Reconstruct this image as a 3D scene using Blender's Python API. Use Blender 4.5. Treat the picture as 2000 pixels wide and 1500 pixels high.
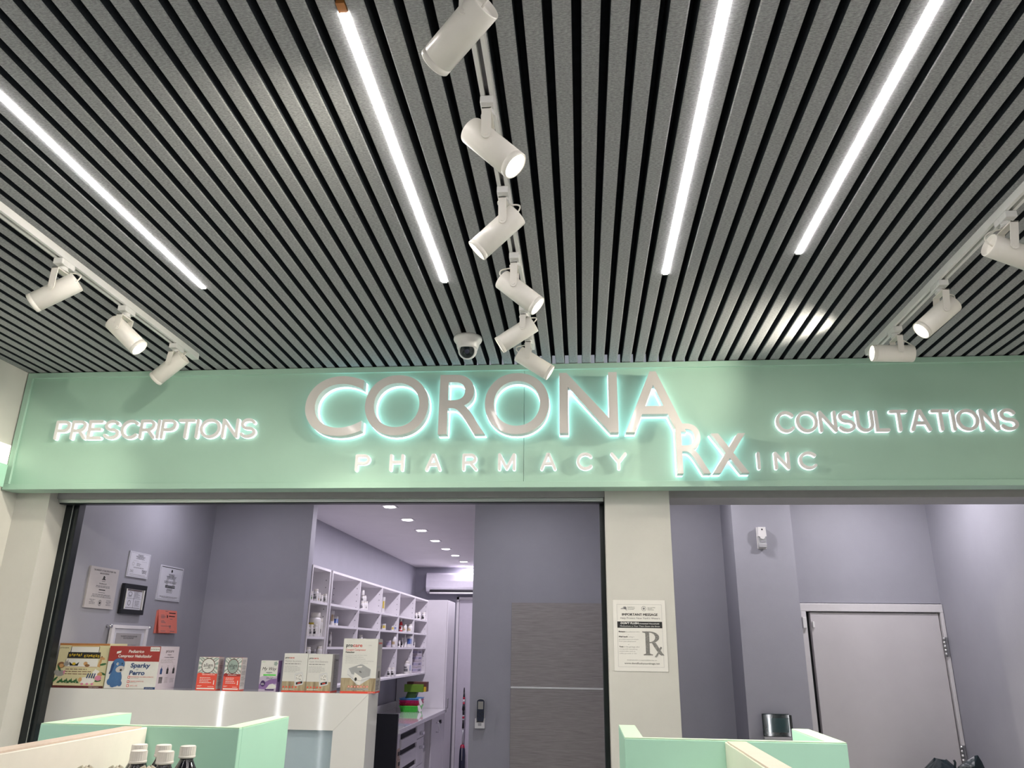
import bpy, bmesh, math, random
from mathutils import Vector, Matrix

# ------------------------------------------------------------------ basics
for o in list(bpy.data.objects):
    bpy.data.objects.remove(o)
SC = bpy.context.scene
COL = SC.collection
random.seed(7)
S, CZ = 0.72, 1.68            # layout unit in metres, eye height in metres


def W(p):
    """layout point (origin at the photographer's eye) -> world metres"""
    return Vector((p[0] * S, p[1] * S, p[2] * S + CZ))


# ------------------------------------------------------------------ camera
F, PITCH, YAW, ROLL = 1493.2, 0.331908, -0.091585, -0.013982
_fw = Vector((math.sin(YAW) * math.cos(PITCH), math.cos(YAW) * math.cos(PITCH), math.sin(PITCH)))
_rt0 = Vector((math.cos(YAW), -math.sin(YAW), 0))
_dn0 = _fw.cross(_rt0)
_rt = math.cos(ROLL) * _rt0 + math.sin(ROLL) * _dn0
_dn = -math.sin(ROLL) * _rt0 + math.cos(ROLL) * _dn0
cd = bpy.data.cameras.new('camera')
cam = bpy.data.objects.new('camera', cd)
COL.objects.link(cam)
_u, _b = -_dn, -_fw
cam.matrix_world = Matrix(((_rt.x, _u.x, _b.x, 0), (_rt.y, _u.y, _b.y, 0), (_rt.z, _u.z, _b.z, CZ), (0, 0, 0, 1)))
cd.sensor_width = 36
cd.lens = F / 2000 * 36
cd.clip_start = 0.02
SC.camera = cam


def ray(px, py):
    return _rt * ((px - 1000) / F) + _dn * ((py - 750) / F) + _fw


def onY(px, py, Y):
    d = ray(px, py)
    return d * (Y / d.y)


def onX(px, py, X):
    d = ray(px, py)
    return d * (X / d.x)


def onZ(px, py, Z):
    d = ray(px, py)
    return d * (Z / d.z)


# ------------------------------------------------------------------ world, exposure
w = bpy.data.worlds.new('world')
SC.world = w
w.use_nodes = True
w.node_tree.nodes['Background'].inputs[0].default_value = (0.8, 0.85, 0.95, 1)
w.node_tree.nodes['Background'].inputs[1].default_value = 0.3
SC.view_settings.view_transform = 'Standard'
SC.view_settings.look = 'None'
SC.view_settings.gamma = 1
SC.view_settings.use_curve_mapping = False
SC.view_settings.exposure = 0.12
STRIP_E = 56.0        # LED strips in the slat ceiling
SPOT_W = 74.0         # track spotlights
DOWN_W = 5.6          # dispensary downlights
CONS_W = 8.0          # added consultation room downlights, unseen
HALO_E = 2.8          # back-lit lettering
SC.cycles.use_denoising = True
SC.cycles.max_bounces = 10
SC.cycles.diffuse_bounces = 6

# ------------------------------------------------------------------ materials
MATS = {}


def mat(name, color=(0.5, 0.5, 0.5), rough=0.5, metal=0.0, spec=0.5, noise=0.0, nscale=30.0, emit=None, estr=0.0,
        coat=0.0, bump=0.0, bscale=200.0, stretch=None, color2=None, trans=0.0, alpha=1.0):
    if name in MATS:
        return MATS[name]
    m = bpy.data.materials.new(name)
    m.use_nodes = True
    nt = m.node_tree
    b = nt.nodes['Principled BSDF']
    b.inputs['Base Color'].default_value = (*color, 1)
    b.inputs['Roughness'].default_value = rough
    b.inputs['Metallic'].default_value = metal
    b.inputs['Specular IOR Level'].default_value = spec
    b.inputs['Coat Weight'].default_value = coat
    b.inputs['Coat Roughness'].default_value = 0.05
    b.inputs['Transmission Weight'].default_value = trans
    tc = nt.nodes.new('ShaderNodeTexCoord')
    src = tc.outputs['Object']
    if stretch:
        mp = nt.nodes.new('ShaderNodeMapping')
        mp.inputs['Scale'].default_value = stretch
        nt.links.new(src, mp.inputs['Vector'])
        src = mp.outputs['Vector']
    if noise > 0 or color2:
        n = nt.nodes.new('ShaderNodeTexNoise')
        n.inputs['Scale'].default_value = nscale
        n.inputs['Detail'].default_value = 6
        n.inputs['Roughness'].default_value = 0.65
        nt.links.new(src, n.inputs['Vector'])
        r = nt.nodes.new('ShaderNodeValToRGB')
        r.color_ramp.elements[0].position = 0.32
        r.color_ramp.elements[1].position = 0.68
        c2 = color2 if color2 else tuple(min(1, c * (1 + noise)) for c in color)
        c1 = color if color2 else tuple(c * (1 - noise) for c in color)
        r.color_ramp.elements[0].color = (*c1, 1)
        r.color_ramp.elements[1].color = (*c2, 1)
        nt.links.new(n.outputs['Fac'], r.inputs['Fac'])
        nt.links.new(r.outputs['Color'], b.inputs['Base Color'])
    if bump > 0:
        n2 = nt.nodes.new('ShaderNodeTexNoise')
        n2.inputs['Scale'].default_value = bscale
        n2.inputs['Detail'].default_value = 4
        nt.links.new(src, n2.inputs['Vector'])
        bp = nt.nodes.new('ShaderNodeBump')
        bp.inputs['Strength'].default_value = bump
        bp.inputs['Distance'].default_value = 0.002
        nt.links.new(n2.outputs['Fac'], bp.inputs['Height'])
        nt.links.new(bp.outputs['Normal'], b.inputs['Normal'])
    if emit:
        b.inputs['Emission Color'].default_value = (*emit, 1)
        b.inputs['Emission Strength'].default_value = estr
    MATS[name] = m
    return m


FELT = mat('grey_felt', (0.20, 0.208, 0.212), 0.95, spec=0.1, nscale=330, color2=(0.43, 0.44, 0.445), bump=0.3, bscale=500, stretch=(0.4, 1, 1))
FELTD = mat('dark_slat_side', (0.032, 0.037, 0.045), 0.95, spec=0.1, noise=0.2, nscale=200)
BLACK = mat('black_board', (0.018, 0.021, 0.026), 0.9, spec=0.1, noise=0.2)
GREEN = mat('sage_laminate', (0.375, 0.575, 0.465), 0.42, noise=0.03, nscale=3)
MINT = mat('mint_laminate', (0.42, 0.72, 0.57), 0.4, noise=0.03, nscale=4)
MINTEDGE = mat('mint_edge_banding', (0.54, 0.76, 0.54), 0.45, noise=0.03, nscale=4)
CREAMWALL = mat('warm_white_paint', (0.56, 0.555, 0.52), 0.6, noise=0.03, nscale=6, bump=0.1)
GREYWALL = mat('lilac_grey_paint', (0.33, 0.33, 0.375), 0.55, noise=0.03, nscale=5, bump=0.15)
HEADGREY = mat('header_grey_paint', (0.36, 0.36, 0.37), 0.6, noise=0.03)
WHITE = mat('white_melamine', (0.74, 0.72, 0.74), 0.4, noise=0.02, nscale=8)
LACQ = mat('white_lacquer', (0.66, 0.66, 0.655), 0.06, noise=0.02, nscale=3, coat=0.6)
CEILW = mat('white_ceiling_paint', (0.66, 0.64, 0.66), 0.7, noise=0.03, nscale=4)
FLOORM = mat('pale_floor_tile', (0.50, 0.49, 0.48), 0.3, noise=0.06, nscale=5)
LAMPW = mat('lamp_white_enamel', (0.74, 0.72, 0.66), 0.28, noise=0.02, nscale=20)
TRACKW = mat('track_white_enamel', (0.72, 0.72, 0.70), 0.35, noise=0.02)
DARKIN = mat('lamp_inside_dark', (0.22, 0.22, 0.21), 0.6, noise=0.1)
SIGNS = mat('sign_small_letter_acrylic', (0.82, 0.80, 0.79), 0.3, noise=0.02, nscale=6)
SIGNW = mat('sign_white_enamel', (0.66, 0.63, 0.60), 0.22, noise=0.02, nscale=6, coat=0.2)
HALO = mat('halo_acrylic', (0.85, 0.95, 1.0), 0.4, emit=(0.58, 0.90, 1.0), estr=HALO_E, noise=0.01)
HALOS = mat('white_lit_acrylic', (0.9, 0.92, 0.95), 0.4, emit=(0.80, 0.92, 1.0), estr=1.3, noise=0.01)
STRIPM = mat('led_diffuser', (0.9, 0.9, 0.9), 0.5, emit=(1.0, 0.94, 0.93), estr=STRIP_E, noise=0.01)
LENS = mat('spot_lens_lit', (0.9, 0.9, 0.85), 0.3, emit=(1.0, 0.90, 0.72), estr=16, noise=0.01)
DOWNM = mat('downlight_lens_lit', (0.9, 0.9, 0.9), 0.3, emit=(1.0, 0.95, 1.0), estr=9, noise=0.01)
COVE = mat('lit_cove_panel', (0.9, 0.9, 0.8), 0.5, emit=(1.0, 0.97, 0.80), estr=1.0, noise=0.01)
ALUB = mat('black_anodised', (0.012, 0.016, 0.018), 0.3, metal=0.3, noise=0.3, nscale=12)
ALU = mat('brushed_aluminium', (0.62, 0.65, 0.64), 0.3, metal=0.9, noise=0.08, nscale=40, stretch=(0.1, 1, 1))
CHROME = mat('chrome', (0.75, 0.75, 0.77), 0.12, metal=1.0, noise=0.02)
STEEL = mat('steel_hinge', (0.5, 0.5, 0.5), 0.3, metal=0.9, noise=0.05)
GREYLAM = mat('grey_woodgrain_laminate', (0.25, 0.23, 0.225), 0.45, nscale=22, color2=(0.36, 0.335, 0.33), stretch=(0.5, 1, 9))
PAPER = mat('white_paper', (0.72, 0.71, 0.68), 0.8, noise=0.02, nscale=10)
PAPERL = mat('off_white_parchment', (0.50, 0.47, 0.47), 0.8, noise=0.03, nscale=10)
PAPERC = mat('cool_white_paper', (0.60, 0.60, 0.66), 0.8, noise=0.02, nscale=10)
PINK = mat('salmon_paper', (0.72, 0.20, 0.15), 0.8, noise=0.03)
INK = mat('black_ink', (0.015, 0.015, 0.017), 0.7, noise=0.05)
INKG = mat('grey_ink', (0.16, 0.16, 0.17), 0.7, noise=0.05)
INKL = mat('pale_grey_ink', (0.36, 0.36, 0.37), 0.7, noise=0.05)
INKR = mat('red_ink', (0.60, 0.05, 0.035), 0.6, noise=0.05)
INKW = mat('white_ink', (0.82, 0.82, 0.80), 0.6, noise=0.02)
INKB = mat('blue_ink', (0.01, 0.05, 0.20), 0.6, noise=0.05)
PLW = mat('white_plastic', (0.76, 0.75, 0.74), 0.35, noise=0.02)
PLG = mat('light_grey_plastic', (0.40, 0.40, 0.41), 0.4, noise=0.04)
PLB = mat('black_plastic', (0.012, 0.013, 0.016), 0.3, noise=0.1)
PLN = mat('navy_plastic', (0.02, 0.024, 0.05), 0.35, noise=0.1)
GLASSB = mat('black_glass', (0.008, 0.016, 0.018), 0.04, noise=0.1)
SCREEN = mat('dark_teal_screen', (0.02, 0.055, 0.06), 0.03, noise=0.1)
LCD = mat('grey_lcd', (0.33, 0.32, 0.29), 0.3, noise=0.03)
NICHE = mat('frosted_blue_glass', (0.33, 0.42, 0.47), 0.16, noise=0.04, nscale=3, coat=0.5)
BOTB = mat('dark_brown_bottle', (0.006, 0.006, 0.012), 0.07, noise=0.1, coat=0.8)
CAPW = mat('white_ribbed_cap', (0.80, 0.77, 0.71), 0.45, noise=0.02)
BAGM = mat('black_bin_liner', (0.008, 0.02, 0.026), 0.25, noise=0.3, nscale=14, bump=0.8, bscale=60)
POUCH = mat('beige_foil_pouch', (0.24, 0.20, 0.13), 0.35, nscale=18, color2=(0.72, 0.66, 0.52))
GREENP = mat('lime_green_plastic', (0.08, 0.62, 0.07), 0.35, noise=0.05)
OLIVE = mat('leaf_green_card', (0.13, 0.26, 0.02), 0.5, noise=0.05)
OLIVED = mat('deep_green_card', (0.045, 0.11, 0.02), 0.5, noise=0.05)
REDP = mat('crimson_plastic', (0.42, 0.012, 0.05), 0.35, noise=0.05)
PINKP = mat('magenta_plastic', (0.55, 0.02, 0.14), 0.35, noise=0.05)
BLUEP = mat('sky_blue_plastic', (0.10, 0.32, 0.65), 0.35, noise=0.05)
BROWN = mat('brown_card', (0.10, 0.035, 0.03), 0.6, noise=0.08)
YELLOW = mat('yellow_card', (0.60, 0.42, 0.02), 0.6, noise=0.05)
CREAM = mat('cream_card', (0.62, 0.57, 0.35), 0.5, noise=0.04, nscale=6)
OCHRE = mat('ochre_card', (0.40, 0.16, 0.045), 0.5, noise=0.08)
MAROON = mat('maroon_card', (0.10, 0.018, 0.02), 0.5, noise=0.08)
REDC = mat('brick_red_card', (0.30, 0.025, 0.022), 0.5, noise=0.05)
BLUEC = mat('toy_blue_print', (0.045, 0.13, 0.30), 0.5, noise=0.15, nscale=18)
BLUED = mat('deep_blue_print', (0.015, 0.05, 0.16), 0.5, noise=0.1)
WCARD = mat('white_card', (0.66, 0.66, 0.64), 0.4, noise=0.02)
LCARD = mat('lilac_white_card', (0.55, 0.50, 0.55), 0.5, noise=0.02)
GCARD = mat('grey_card', (0.36, 0.345, 0.35), 0.5, noise=0.03)
WOODP = mat('printed_wood_grain', (0.20, 0.15, 0.09), 0.5, nscale=12, color2=(0.50, 0.42, 0.27), stretch=(6, 1, 0.7))
CORAL = mat('coral_red_card', (0.72, 0.075, 0.045), 0.45, noise=0.04)
SAGEC = mat('silver_green_card', (0.30, 0.37, 0.34), 0.35, metal=0.2, noise=0.05)
VIOLET = mat('violet_print', (0.23, 0.13, 0.33), 0.5, noise=0.15, nscale=14)
VIOLETD = mat('deep_violet_print', (0.045, 0.015, 0.10), 0.5, noise=0.1)
LAV = mat('lavender_print', (0.48, 0.42, 0.55), 0.5, noise=0.05)
LEAFP = mat('leaf_green_print', (0.03, 0.12, 0.04), 0.6, noise=0.2)
FURP = mat('brown_print', (0.22, 0.11, 0.05), 0.6, noise=0.25)
GREYP = mat('grey_print', (0.30, 0.29, 0.28), 0.6, noise=0.15)
PINKPR = mat('pink_print', (0.60, 0.22, 0.33), 0.6, noise=0.15)
TAN = mat('tan_print', (0.52, 0.29, 0.12), 0.6, noise=0.15)
FILEC = mat('manila_folder', (0.42, 0.31, 0.25), 0.6, noise=0.15)
SPINE = mat('cream_plastic_divider', (0.82, 0.78, 0.70), 0.18, noise=0.02)
SPINEG = mat('pale_plastic_divider', (0.66, 0.68, 0.56), 0.2, noise=0.02)
SPINETOP = mat('peach_lit_cap', (0.74, 0.60, 0.50), 0.3, noise=0.04)  # peach tone puts the warm highlight along the divider tops into the colour


# ------------------------------------------------------------------ builders
class MB:
    def __init__(self):
        self.bm = bmesh.new()

    def _face(self, vs, mi, smooth=False):
        try:
            f = self.bm.faces.new(vs)
            f.material_index = mi
            f.smooth = smooth
            return f
        except ValueError:
            return None

    def box(self, x0, x1, y0, y1, z0, z1, mi=0, bevel=0.0, seg=2, rot=None):
        """rot = (angle about z, pivot)"""
        vs = [self.bm.verts.new((x, y, z)) for x in (x0, x1) for y in (y0, y1) for z in (z0, z1)]
        q = ((0, 1, 3, 2), (4, 6, 7, 5), (0, 4, 5, 1), (2, 3, 7, 6), (0, 2, 6, 4), (1, 5, 7, 3))
        fs = [self._face([vs[i] for i in k], mi) for k in q]
        if bevel > 0:
            es = list({e for f in fs for e in f.edges})
            r = bmesh.ops.bevel(self.bm, geom=es, offset=bevel, segments=seg, affect='EDGES', profile=0.5)
            for f in r['faces']:
                f.material_index = mi
        return self

    def quad(self, a, b, c, d, mi=0):
        vs = [self.bm.verts.new(p) for p in (a, b, c, d)]
        self._face(vs, mi)
        return self

    def cyl(self, p0, p1, r0, r1=None, seg=24, mi=0, caps=True, smooth=True):
        r1 = r0 if r1 is None else r1
        p0, p1 = Vector(p0), Vector(p1)
        d = (p1 - p0).normalized()
        a = d.orthogonal().normalized()
        b = d.cross(a)
        A, B = [], []
        for i in range(seg):
            t = 2 * math.pi * i / seg
            o = a * math.cos(t) + b * math.sin(t)
            A.append(self.bm.verts.new(p0 + o * r0))
            B.append(self.bm.verts.new(p1 + o * r1))
        for i in range(seg):
            j = (i + 1) % seg
            self._face([A[i], A[j], B[j], B[i]], mi, smooth)
        if caps:
            self._face(list(reversed(A)), mi)
            self._face(B, mi)
        return self

    def lathe(self, prof, base, axis=(0, 0, 1), seg=24, mi=0, smooth=True, closed=True):
        """prof: (radius, height) pairs"""
        base, d = Vector(base), Vector(axis).normalized()
        a = d.orthogonal().normalized()
        b = d.cross(a)
        rings = []
        for r, h in prof:
            c = base + d * h
            if r < 1e-6:
                rings.append([self.bm.verts.new(c)])
            else:
                rings.append([self.bm.verts.new(c + (a * math.cos(2 * math.pi * i / seg) + b * math.sin(2 * math.pi * i / seg)) * r) for i in range(seg)])
        for R0, R1 in zip(rings, rings[1:]):
            for i in range(seg):
                j = (i + 1) % seg
                if len(R0) == 1 and len(R1) == 1:
                    continue
                if len(R0) == 1:
                    self._face([R0[0], R1[j], R1[i]], mi, smooth)
                elif len(R1) == 1:
                    self._face([R0[i], R0[j], R1[0]], mi, smooth)
                else:
                    self._face([R0[i], R0[j], R1[j], R1[i]], mi, smooth)
        if closed:
            if len(rings[0]) > 1:
                self._face(list(reversed(rings[0])), mi)
            if len(rings[-1]) > 1:
                self._face(rings[-1], mi)
        return self

    def tube(self, path, r, seg=8, mi=0):
        path = [Vector(p) for p in path]
        rings = []
        n = len(path)
        up = Vector((0.13, 0.31, 0.94))
        for i, p in enumerate(path):
            d = (path[min(i + 1, n - 1)] - path[max(i - 1, 0)]).normalized()
            a = d.cross(up)
            a = a.normalized() if a.length > 1e-4 else d.orthogonal().normalized()
            b = d.cross(a)
            rings.append([self.bm.verts.new(p + (a * math.cos(2 * math.pi * k / seg) + b * math.sin(2 * math.pi * k / seg)) * r) for k in range(seg)])
        for R0, R1 in zip(rings, rings[1:]):
            for k in range(seg):
                j = (k + 1) % seg
                self._face([R0[k], R0[j], R1[j], R1[k]], mi, True)
        self._face(list(reversed(rings[0])), mi)
        self._face(rings[-1], mi)
        return self

    def prism(self, pts, o, u, v, n, depth, mi=0, mside=None):
        """polygon pts (2-d) on plane o+u*x+v*y, thickened along n by depth"""
        o, u, v, n = Vector(o), Vector(u), Vector(v), Vector(n)
        A = [self.bm.verts.new(o + u * x + v * y) for x, y in pts]
        self._face(A, mi)
        if depth:
            B = [self.bm.verts.new(o + u * x + v * y + n * depth) for x, y in pts]
            self._face(list(reversed(B)), mi)
            k = len(pts)
            for i in range(k):
                j = (i + 1) % k
                self._face([A[j], A[i], B[i], B[j]], mi if mside is None else mside)
        return self

    def text(self, s, o, u, v, size, mi=0, align='l', width=None, slant=0.0, bold=0.0):
        """flat print; o is the base-line start (or middle / end) point, size is the cap height"""
        V, P, wd = glyphs(s, bold)
        k = size / 0.73
        kx = k
        if width:
            kx = width / max(wd, 1e-6)
        o, u, v = Vector(o), Vector(u), Vector(v)
        off = 0 if align == 'l' else (-wd * kx / 2 if align == 'c' else -wd * kx)
        vs = [self.bm.verts.new(o + u * (x * kx + off + y * k * slant) + v * (y * k)) for x, y in V]
        for p in P:
            self._face([vs[i] for i in p], mi)
        return self

    def build(self, name, mats, parent=None, label=None, kind=None, auto_smooth=False):
        if not isinstance(mats, (list, tuple)):
            mats = [mats]
        bm = self.bm
        bmesh.ops.recalc_face_normals(bm, faces=bm.faces[:])
        if parent is not None:
            off = parent.get('_wl')
            off = Vector(off) if off is not None else Vector((0, 0, 0))
        else:
            # origin at the middle of the base
            xs = [W(x.co) for x in bm.verts]
            off = Vector(((min(p.x for p in xs) + max(p.x for p in xs)) / 2, (min(p.y for p in xs) + max(p.y for p in xs)) / 2, min(p.z for p in xs)))
        for x in bm.verts:
            x.co = W(x.co) - off
        me = bpy.data.meshes.new(name)
        bm.to_mesh(me)
        bm.free()
        for m in mats:
            me.materials.append(m)
        ob = bpy.data.objects.new(name, me)
        COL.objects.link(ob)
        ob['_wl'] = tuple(off)
        if parent is not None:
            ob.parent = parent
        else:
            ob.location = off
        if label:
            ob['label'] = label
        if kind:
            ob['kind'] = kind
        return ob


_GC = {}


def glyphs(s, bold=0.0):
    key = (s, bold)
    if key in _GC:
        return _GC[key]
    c = bpy.data.curves.new('t', 'FONT')
    c.body = s
    c.size = 1.0
    c.resolution_u = 3
    c.offset = bold
    o = bpy.data.objects.new('t', c)
    me = bpy.data.meshes.new_from_object(o)
    V = [(p.co.x, p.co.y) for p in me.vertices]
    P = [tuple(f.vertices) for f in me.polygons]
    x0 = min((p[0] for p in V), default=0)
    x1 = max((p[0] for p in V), default=0)
    V = [(x - x0, y) for x, y in V]
    bpy.data.objects.remove(o)
    bpy.data.curves.remove(c)
    bpy.data.meshes.remove(me)
    _GC[key] = (V, P, x1 - x0)
    return _GC[key]


def thing(name, label, cat, loc, group=None):
    o = bpy.data.objects.new(name, None)
    COL.objects.link(o)
    o.location = W(loc)
    o['_wl'] = tuple(W(loc))
    o['label'] = label
    o['category'] = cat
    if group:
        o['group'] = group
    o.empty_display_size = 0.05
    return o


def tag(o, label, cat, group=None):
    o['label'] = label
    o['category'] = cat
    if group:
        o['group'] = group
    return o


def part(o, name, parent):
    """re-parent an already built world-space mesh is not needed: parts are built with parent given"""
    return o


def copy_tree(o, loc, label, group):
    """copy a thing and its parts (and sub-parts) to a new layout location"""
    c = o.copy()
    COL.objects.link(c)
    c.location = W(loc)
    c['_wl'] = tuple(W(loc))
    c['label'] = label
    c['group'] = group

    def rec(src, dst):
        for ch in [x for x in bpy.data.objects if x.parent == src]:
            k = ch.copy()
            COL.objects.link(k)
            k.parent = dst
            rec(ch, k)
    rec(o, c)
    return c


X_, Y_, Z_ = Vector((1, 0, 0)), Vector((0, 1, 0)), Vector((0, 0, 1))
FLOOR = -CZ / S

H = 1.6544                    # slat faces of the shop ceiling
HB = 1.32                     # ceiling of the rooms behind

# ================================================================== SETTING
MB().box(-3.9, 3.7, -5.2, 14.0, FLOOR - 0.12, FLOOR).build('floor', FLOORM, kind='structure')

# --- slat ceiling of the shop: black board with separate felt slats
ceil = MB().box(-3.62, 3.5, -5.0, 4.545, H + 0.105, H + 0.16).build('ceiling', BLACK, kind='structure')
PITCHS, SLOTW, SLOT0 = 0.08018, 0.0265, 0.572
slat_me = None
k0, k1 = -52, 36
for k in range(k0, k1):
    xa = SLOT0 + PITCHS * k + SLOTW / 2
    xb = SLOT0 + PITCHS * (k + 1) - SLOTW / 2
    if slat_me is None:
        b = MB()
        b.box(xa, xb, -4.98, 4.545, H, H + 0.105, 0, bevel=0.005, seg=3)
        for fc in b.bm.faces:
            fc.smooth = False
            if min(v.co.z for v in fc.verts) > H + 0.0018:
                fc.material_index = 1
        s0 = b.build('slat', [FELT, FELTD], ceil)
        slat_me, base_x = s0, xa
    else:
        s = slat_me.copy()
        COL.objects.link(s)
        s.parent = ceil
        s.location = (S * (xa - base_x), 0, 0)

# --- walls of the shop
MB().box(-3.75, -3.58, -5.0, 4.9, FLOOR, H + 0.16).build('wall_left', CREAMWALL, kind='structure')
MB().box(3.5, 3.66, -5.0, 4.9, FLOOR, H + 0.16).build('wall_right', CREAMWALL, kind='structure')
MB().box(-3.75, 3.66, -5.2, -5.0, FLOOR, H + 0.16).build('wall_back', mat('dark_storefront_paint', (0.10, 0.105, 0.115), 0.5, noise=0.05), kind='structure')
# piers and header of the front of the dispensary
MB().box(-3.58, -3.355, 4.55, 4.86, FLOOR, 1.66).build('wall_front_left', CREAMWALL, kind='structure')
MB().box(0.146, 0.523, 4.55, 4.86, FLOOR, 1.66).build('wall_front_middle', CREAMWALL, kind='structure')
MB().box(2.675, 3.5, 4.56, 4.86, FLOOR, 1.66).build('wall_front_right', GREYWALL, kind='structure')
MB().box(-3.355, 0.146, 4.62, 4.86, 0.866, 1.66).build('wall_header_left', HEADGREY, kind='structure')
MB().box(0.523, 2.675, 4.62, 4.86, 0.860, 1.66).build('wall_header_right', HEADGREY, kind='structure')

# --- dispensary (rooms behind)
CE2 = MB().box(-3.75, 3.66, 4.86, 13.9, HB, HB + 0.1).build('ceiling_back', CEILW, kind='structure')
MB().box(-3.6, -3.4, 4.86, 7.015, FLOOR, HB).build('wall_side_left', GREYWALL, kind='structure')
MB().box(-3.4, -2.467, 6.9, 7.015, FLOOR, HB).build('wall_inner_left', GREYWALL, kind='structure')
MB().box(-3.1, -2.915, 7.015, 13.8, FLOOR, HB).build('wall_shelf_side', GREYWALL, kind='structure')
MB().box(-2.915, 0.6, 13.65, 13.8, FLOOR, HB).build('wall_far', GREYWALL, kind='structure')
MB().box(-0.954, 0.33, 6.9, 7.06, FLOOR, HB).build('wall_partition', GREYWALL, kind='structure')
MB().box(0.18, 0.33, 7.06, 13.65, FLOOR, HB).build('wall_corridor_right', GREYWALL, kind='structure')
MB().box(0.25, 0.40, 4.86, 6.9, FLOOR, HB).build('wall_divider', GREYWALL, kind='structure')

# --- consultation room
MB().box(0.40, 1.155, 6.47, 6.6, FLOOR, HB).build('wall_recess', GREYWALL, kind='structure')
MB().box(1.155, 1.596, 6.0, 6.47, FLOOR, HB).build('wall_column', GREYWALL, kind='structure')
dl, dr, dt = 1.700, 2.640, 0.282      # leaf
b = MB()
b.box(1.596, 2.70, 6.2, 6.35, 0.352, HB)
b.box(1.596, 1.640, 6.2, 6.35, FLOOR, 0.352)
b.build('wall_door_side', GREYWALL, kind='structure')
MB().box(2.675, 2.80, 4.86, 6.35, FLOOR, HB).build('wall_consult_right', GREYWALL, kind='structure')

# door_1: pale flush door of the consultation room
DOORP = mat('door_pale_paint', (0.58, 0.555, 0.57), 0.45, noise=0.03, nscale=4)
TRIMP = mat('door_trim_paint', (0.66, 0.64, 0.65), 0.4, noise=0.02)
d1 = thing('door_1', 'pale lilac flush door in the far corner of the right-hand room', 'door', (2.15, 6.2, FLOOR))
d1['kind'] = 'structure'
del d1['category']
MB().box(dl + 0.012, dr, 6.19, 6.24, FLOOR + 0.01, dt, 0, bevel=0.004).build('door_leaf', DOORP, d1)
b = MB()
b.box(1.640, 2.672, 6.172, 6.25, dt + 0.006, 0.346, 0, bevel=0.004)
b.build('head_casing', TRIMP, d1)
b = MB()
b.box(1.640, 1.680, 6.172, 6.25, FLOOR, dt + 0.006, 0, bevel=0.004)
b.build('side_casing', TRIMP, d1)
MB().box(2.650, 2.672, 6.172, 6.25, FLOOR, dt + 0.006, 0, bevel=0.003).build('side_casing', TRIMP, d1)
MB().box(1.680, 2.650, 6.245, 6.26, FLOOR, dt + 0.006).build('door_gap_dark', PLB, d1)  # black sheet behind the leaf, painting the shade in the door gap
for za, zb in ((-0.02, 0.115), (-0.75, -0.61)):
    b = MB()
    b.cyl((2.645, 6.170, za), (2.645, 6.170, zb), 0.0095, seg=12)
    for q in range(5):
        zz = za + (zb - za) * (q + 0.5) / 5
        b.cyl((2.645, 6.170, zz - 0.011), (2.645, 6.170, zz + 0.011), 0.0115, seg=12)
    b.box(2.645, 2.668, 6.168, 6.173, za, zb)
    b.build('hinge', STEEL, d1)
c = MB().box(1.643, 1.672, 6.145, 6.172, 0.165, 0.245, 0, bevel=0.005)
c.build('alarm_contact', PLW, d1, label='small white alarm contact on the door casing')
MB().box(1.720, 1.735, 6.17, 6.19, 0.17, 0.215, 0, bevel=0.003).build('alarm_contact', PLW, d1, label='small white magnet on the door leaf')

# --- black frame and aluminium rail round the dispensary opening
fr = thing('trim_1', 'black and aluminium track frame of the dispensary opening', 'frame', (-1.6, 4.75, FLOOR))
fr['kind'] = 'structure'
del fr['category']
b = MB()
b.box(-3.355, -3.300, 4.72, 4.80, FLOOR, 0.8655, 0, bevel=0.003)
b.box(-3.303, -3.270, 4.735, 4.80, FLOOR, 0.864, 0, bevel=0.003)
b.build('side_post', ALUB, fr)
MB().box(-3.3035, -3.3005, 4.7165, 4.722, FLOOR, 0.863).build('post_highlight', ALU, fr)  # thin bright strip painting the vertical highlight on the black post
MB().box(0.116, 0.146, 4.72, 4.80, FLOOR, 0.8655, 0, bevel=0.003).build('side_post', ALUB, fr)
b = MB()
b.box(-3.350, 0.140, 4.630, 4.70, 0.850, 0.8655, 0, bevel=0.003)
b.box(-3.350, 0.140, 4.640, 4.70, 0.844, 0.850, 0)
b.build('head_rail', ALU, fr)
MB().box(-3.350, 0.140, 4.645, 4.70, 0.838, 0.8438).build('rail_gap_dark', ALUB, fr)  # black strip painting the shade of the gap under the rail

# ================================================================== FASCIA AND SIGN
fa = thing('fascia_board', 'long sage green fascia board under the slat ceiling carrying the shop sign', 'fascia', (0, 4.47, 0.884))
FX0, FX1, FZ0, FZ1 = -3.572, 3.48, 0.884, H - 0.004
seam = onY(1023, 860, 4.41).x
MB().box(FX0 + 0.02, seam - 0.001, 4.415, 4.50, FZ0 + 0.02, FZ1 - 0.02).build('panel', GREEN, fa)
MB().box(seam + 0.001, FX1 - 0.02, 4.415, 4.50, FZ0 + 0.02, FZ1 - 0.02).build('panel', GREEN, fa)
FW = 0.036
for nm, (x0, x1, z0, z1) in dict(t=(FX0, FX1, FZ1 - FW, FZ1), b=(FX0, FX1, FZ0, FZ0 + FW), l=(FX0, FX0 + FW, FZ0 + FW, FZ1 - FW), r=(FX1 - FW, FX1, FZ0 + FW, FZ1 - FW)).items():
    MB().box(x0, x1, 4.40, 4.505, z0, z1, 0, bevel=0.0015, seg=1).build('frame_strip', GREEN, fa)
MB().box(FX0 + 0.004, FX1 - 0.004, 4.44, 4.535, FZ0 + 0.003, FZ0 + 0.025).build('soffit_panel', GREEN, fa)
PF = 4.415     # face of the panel


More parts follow.
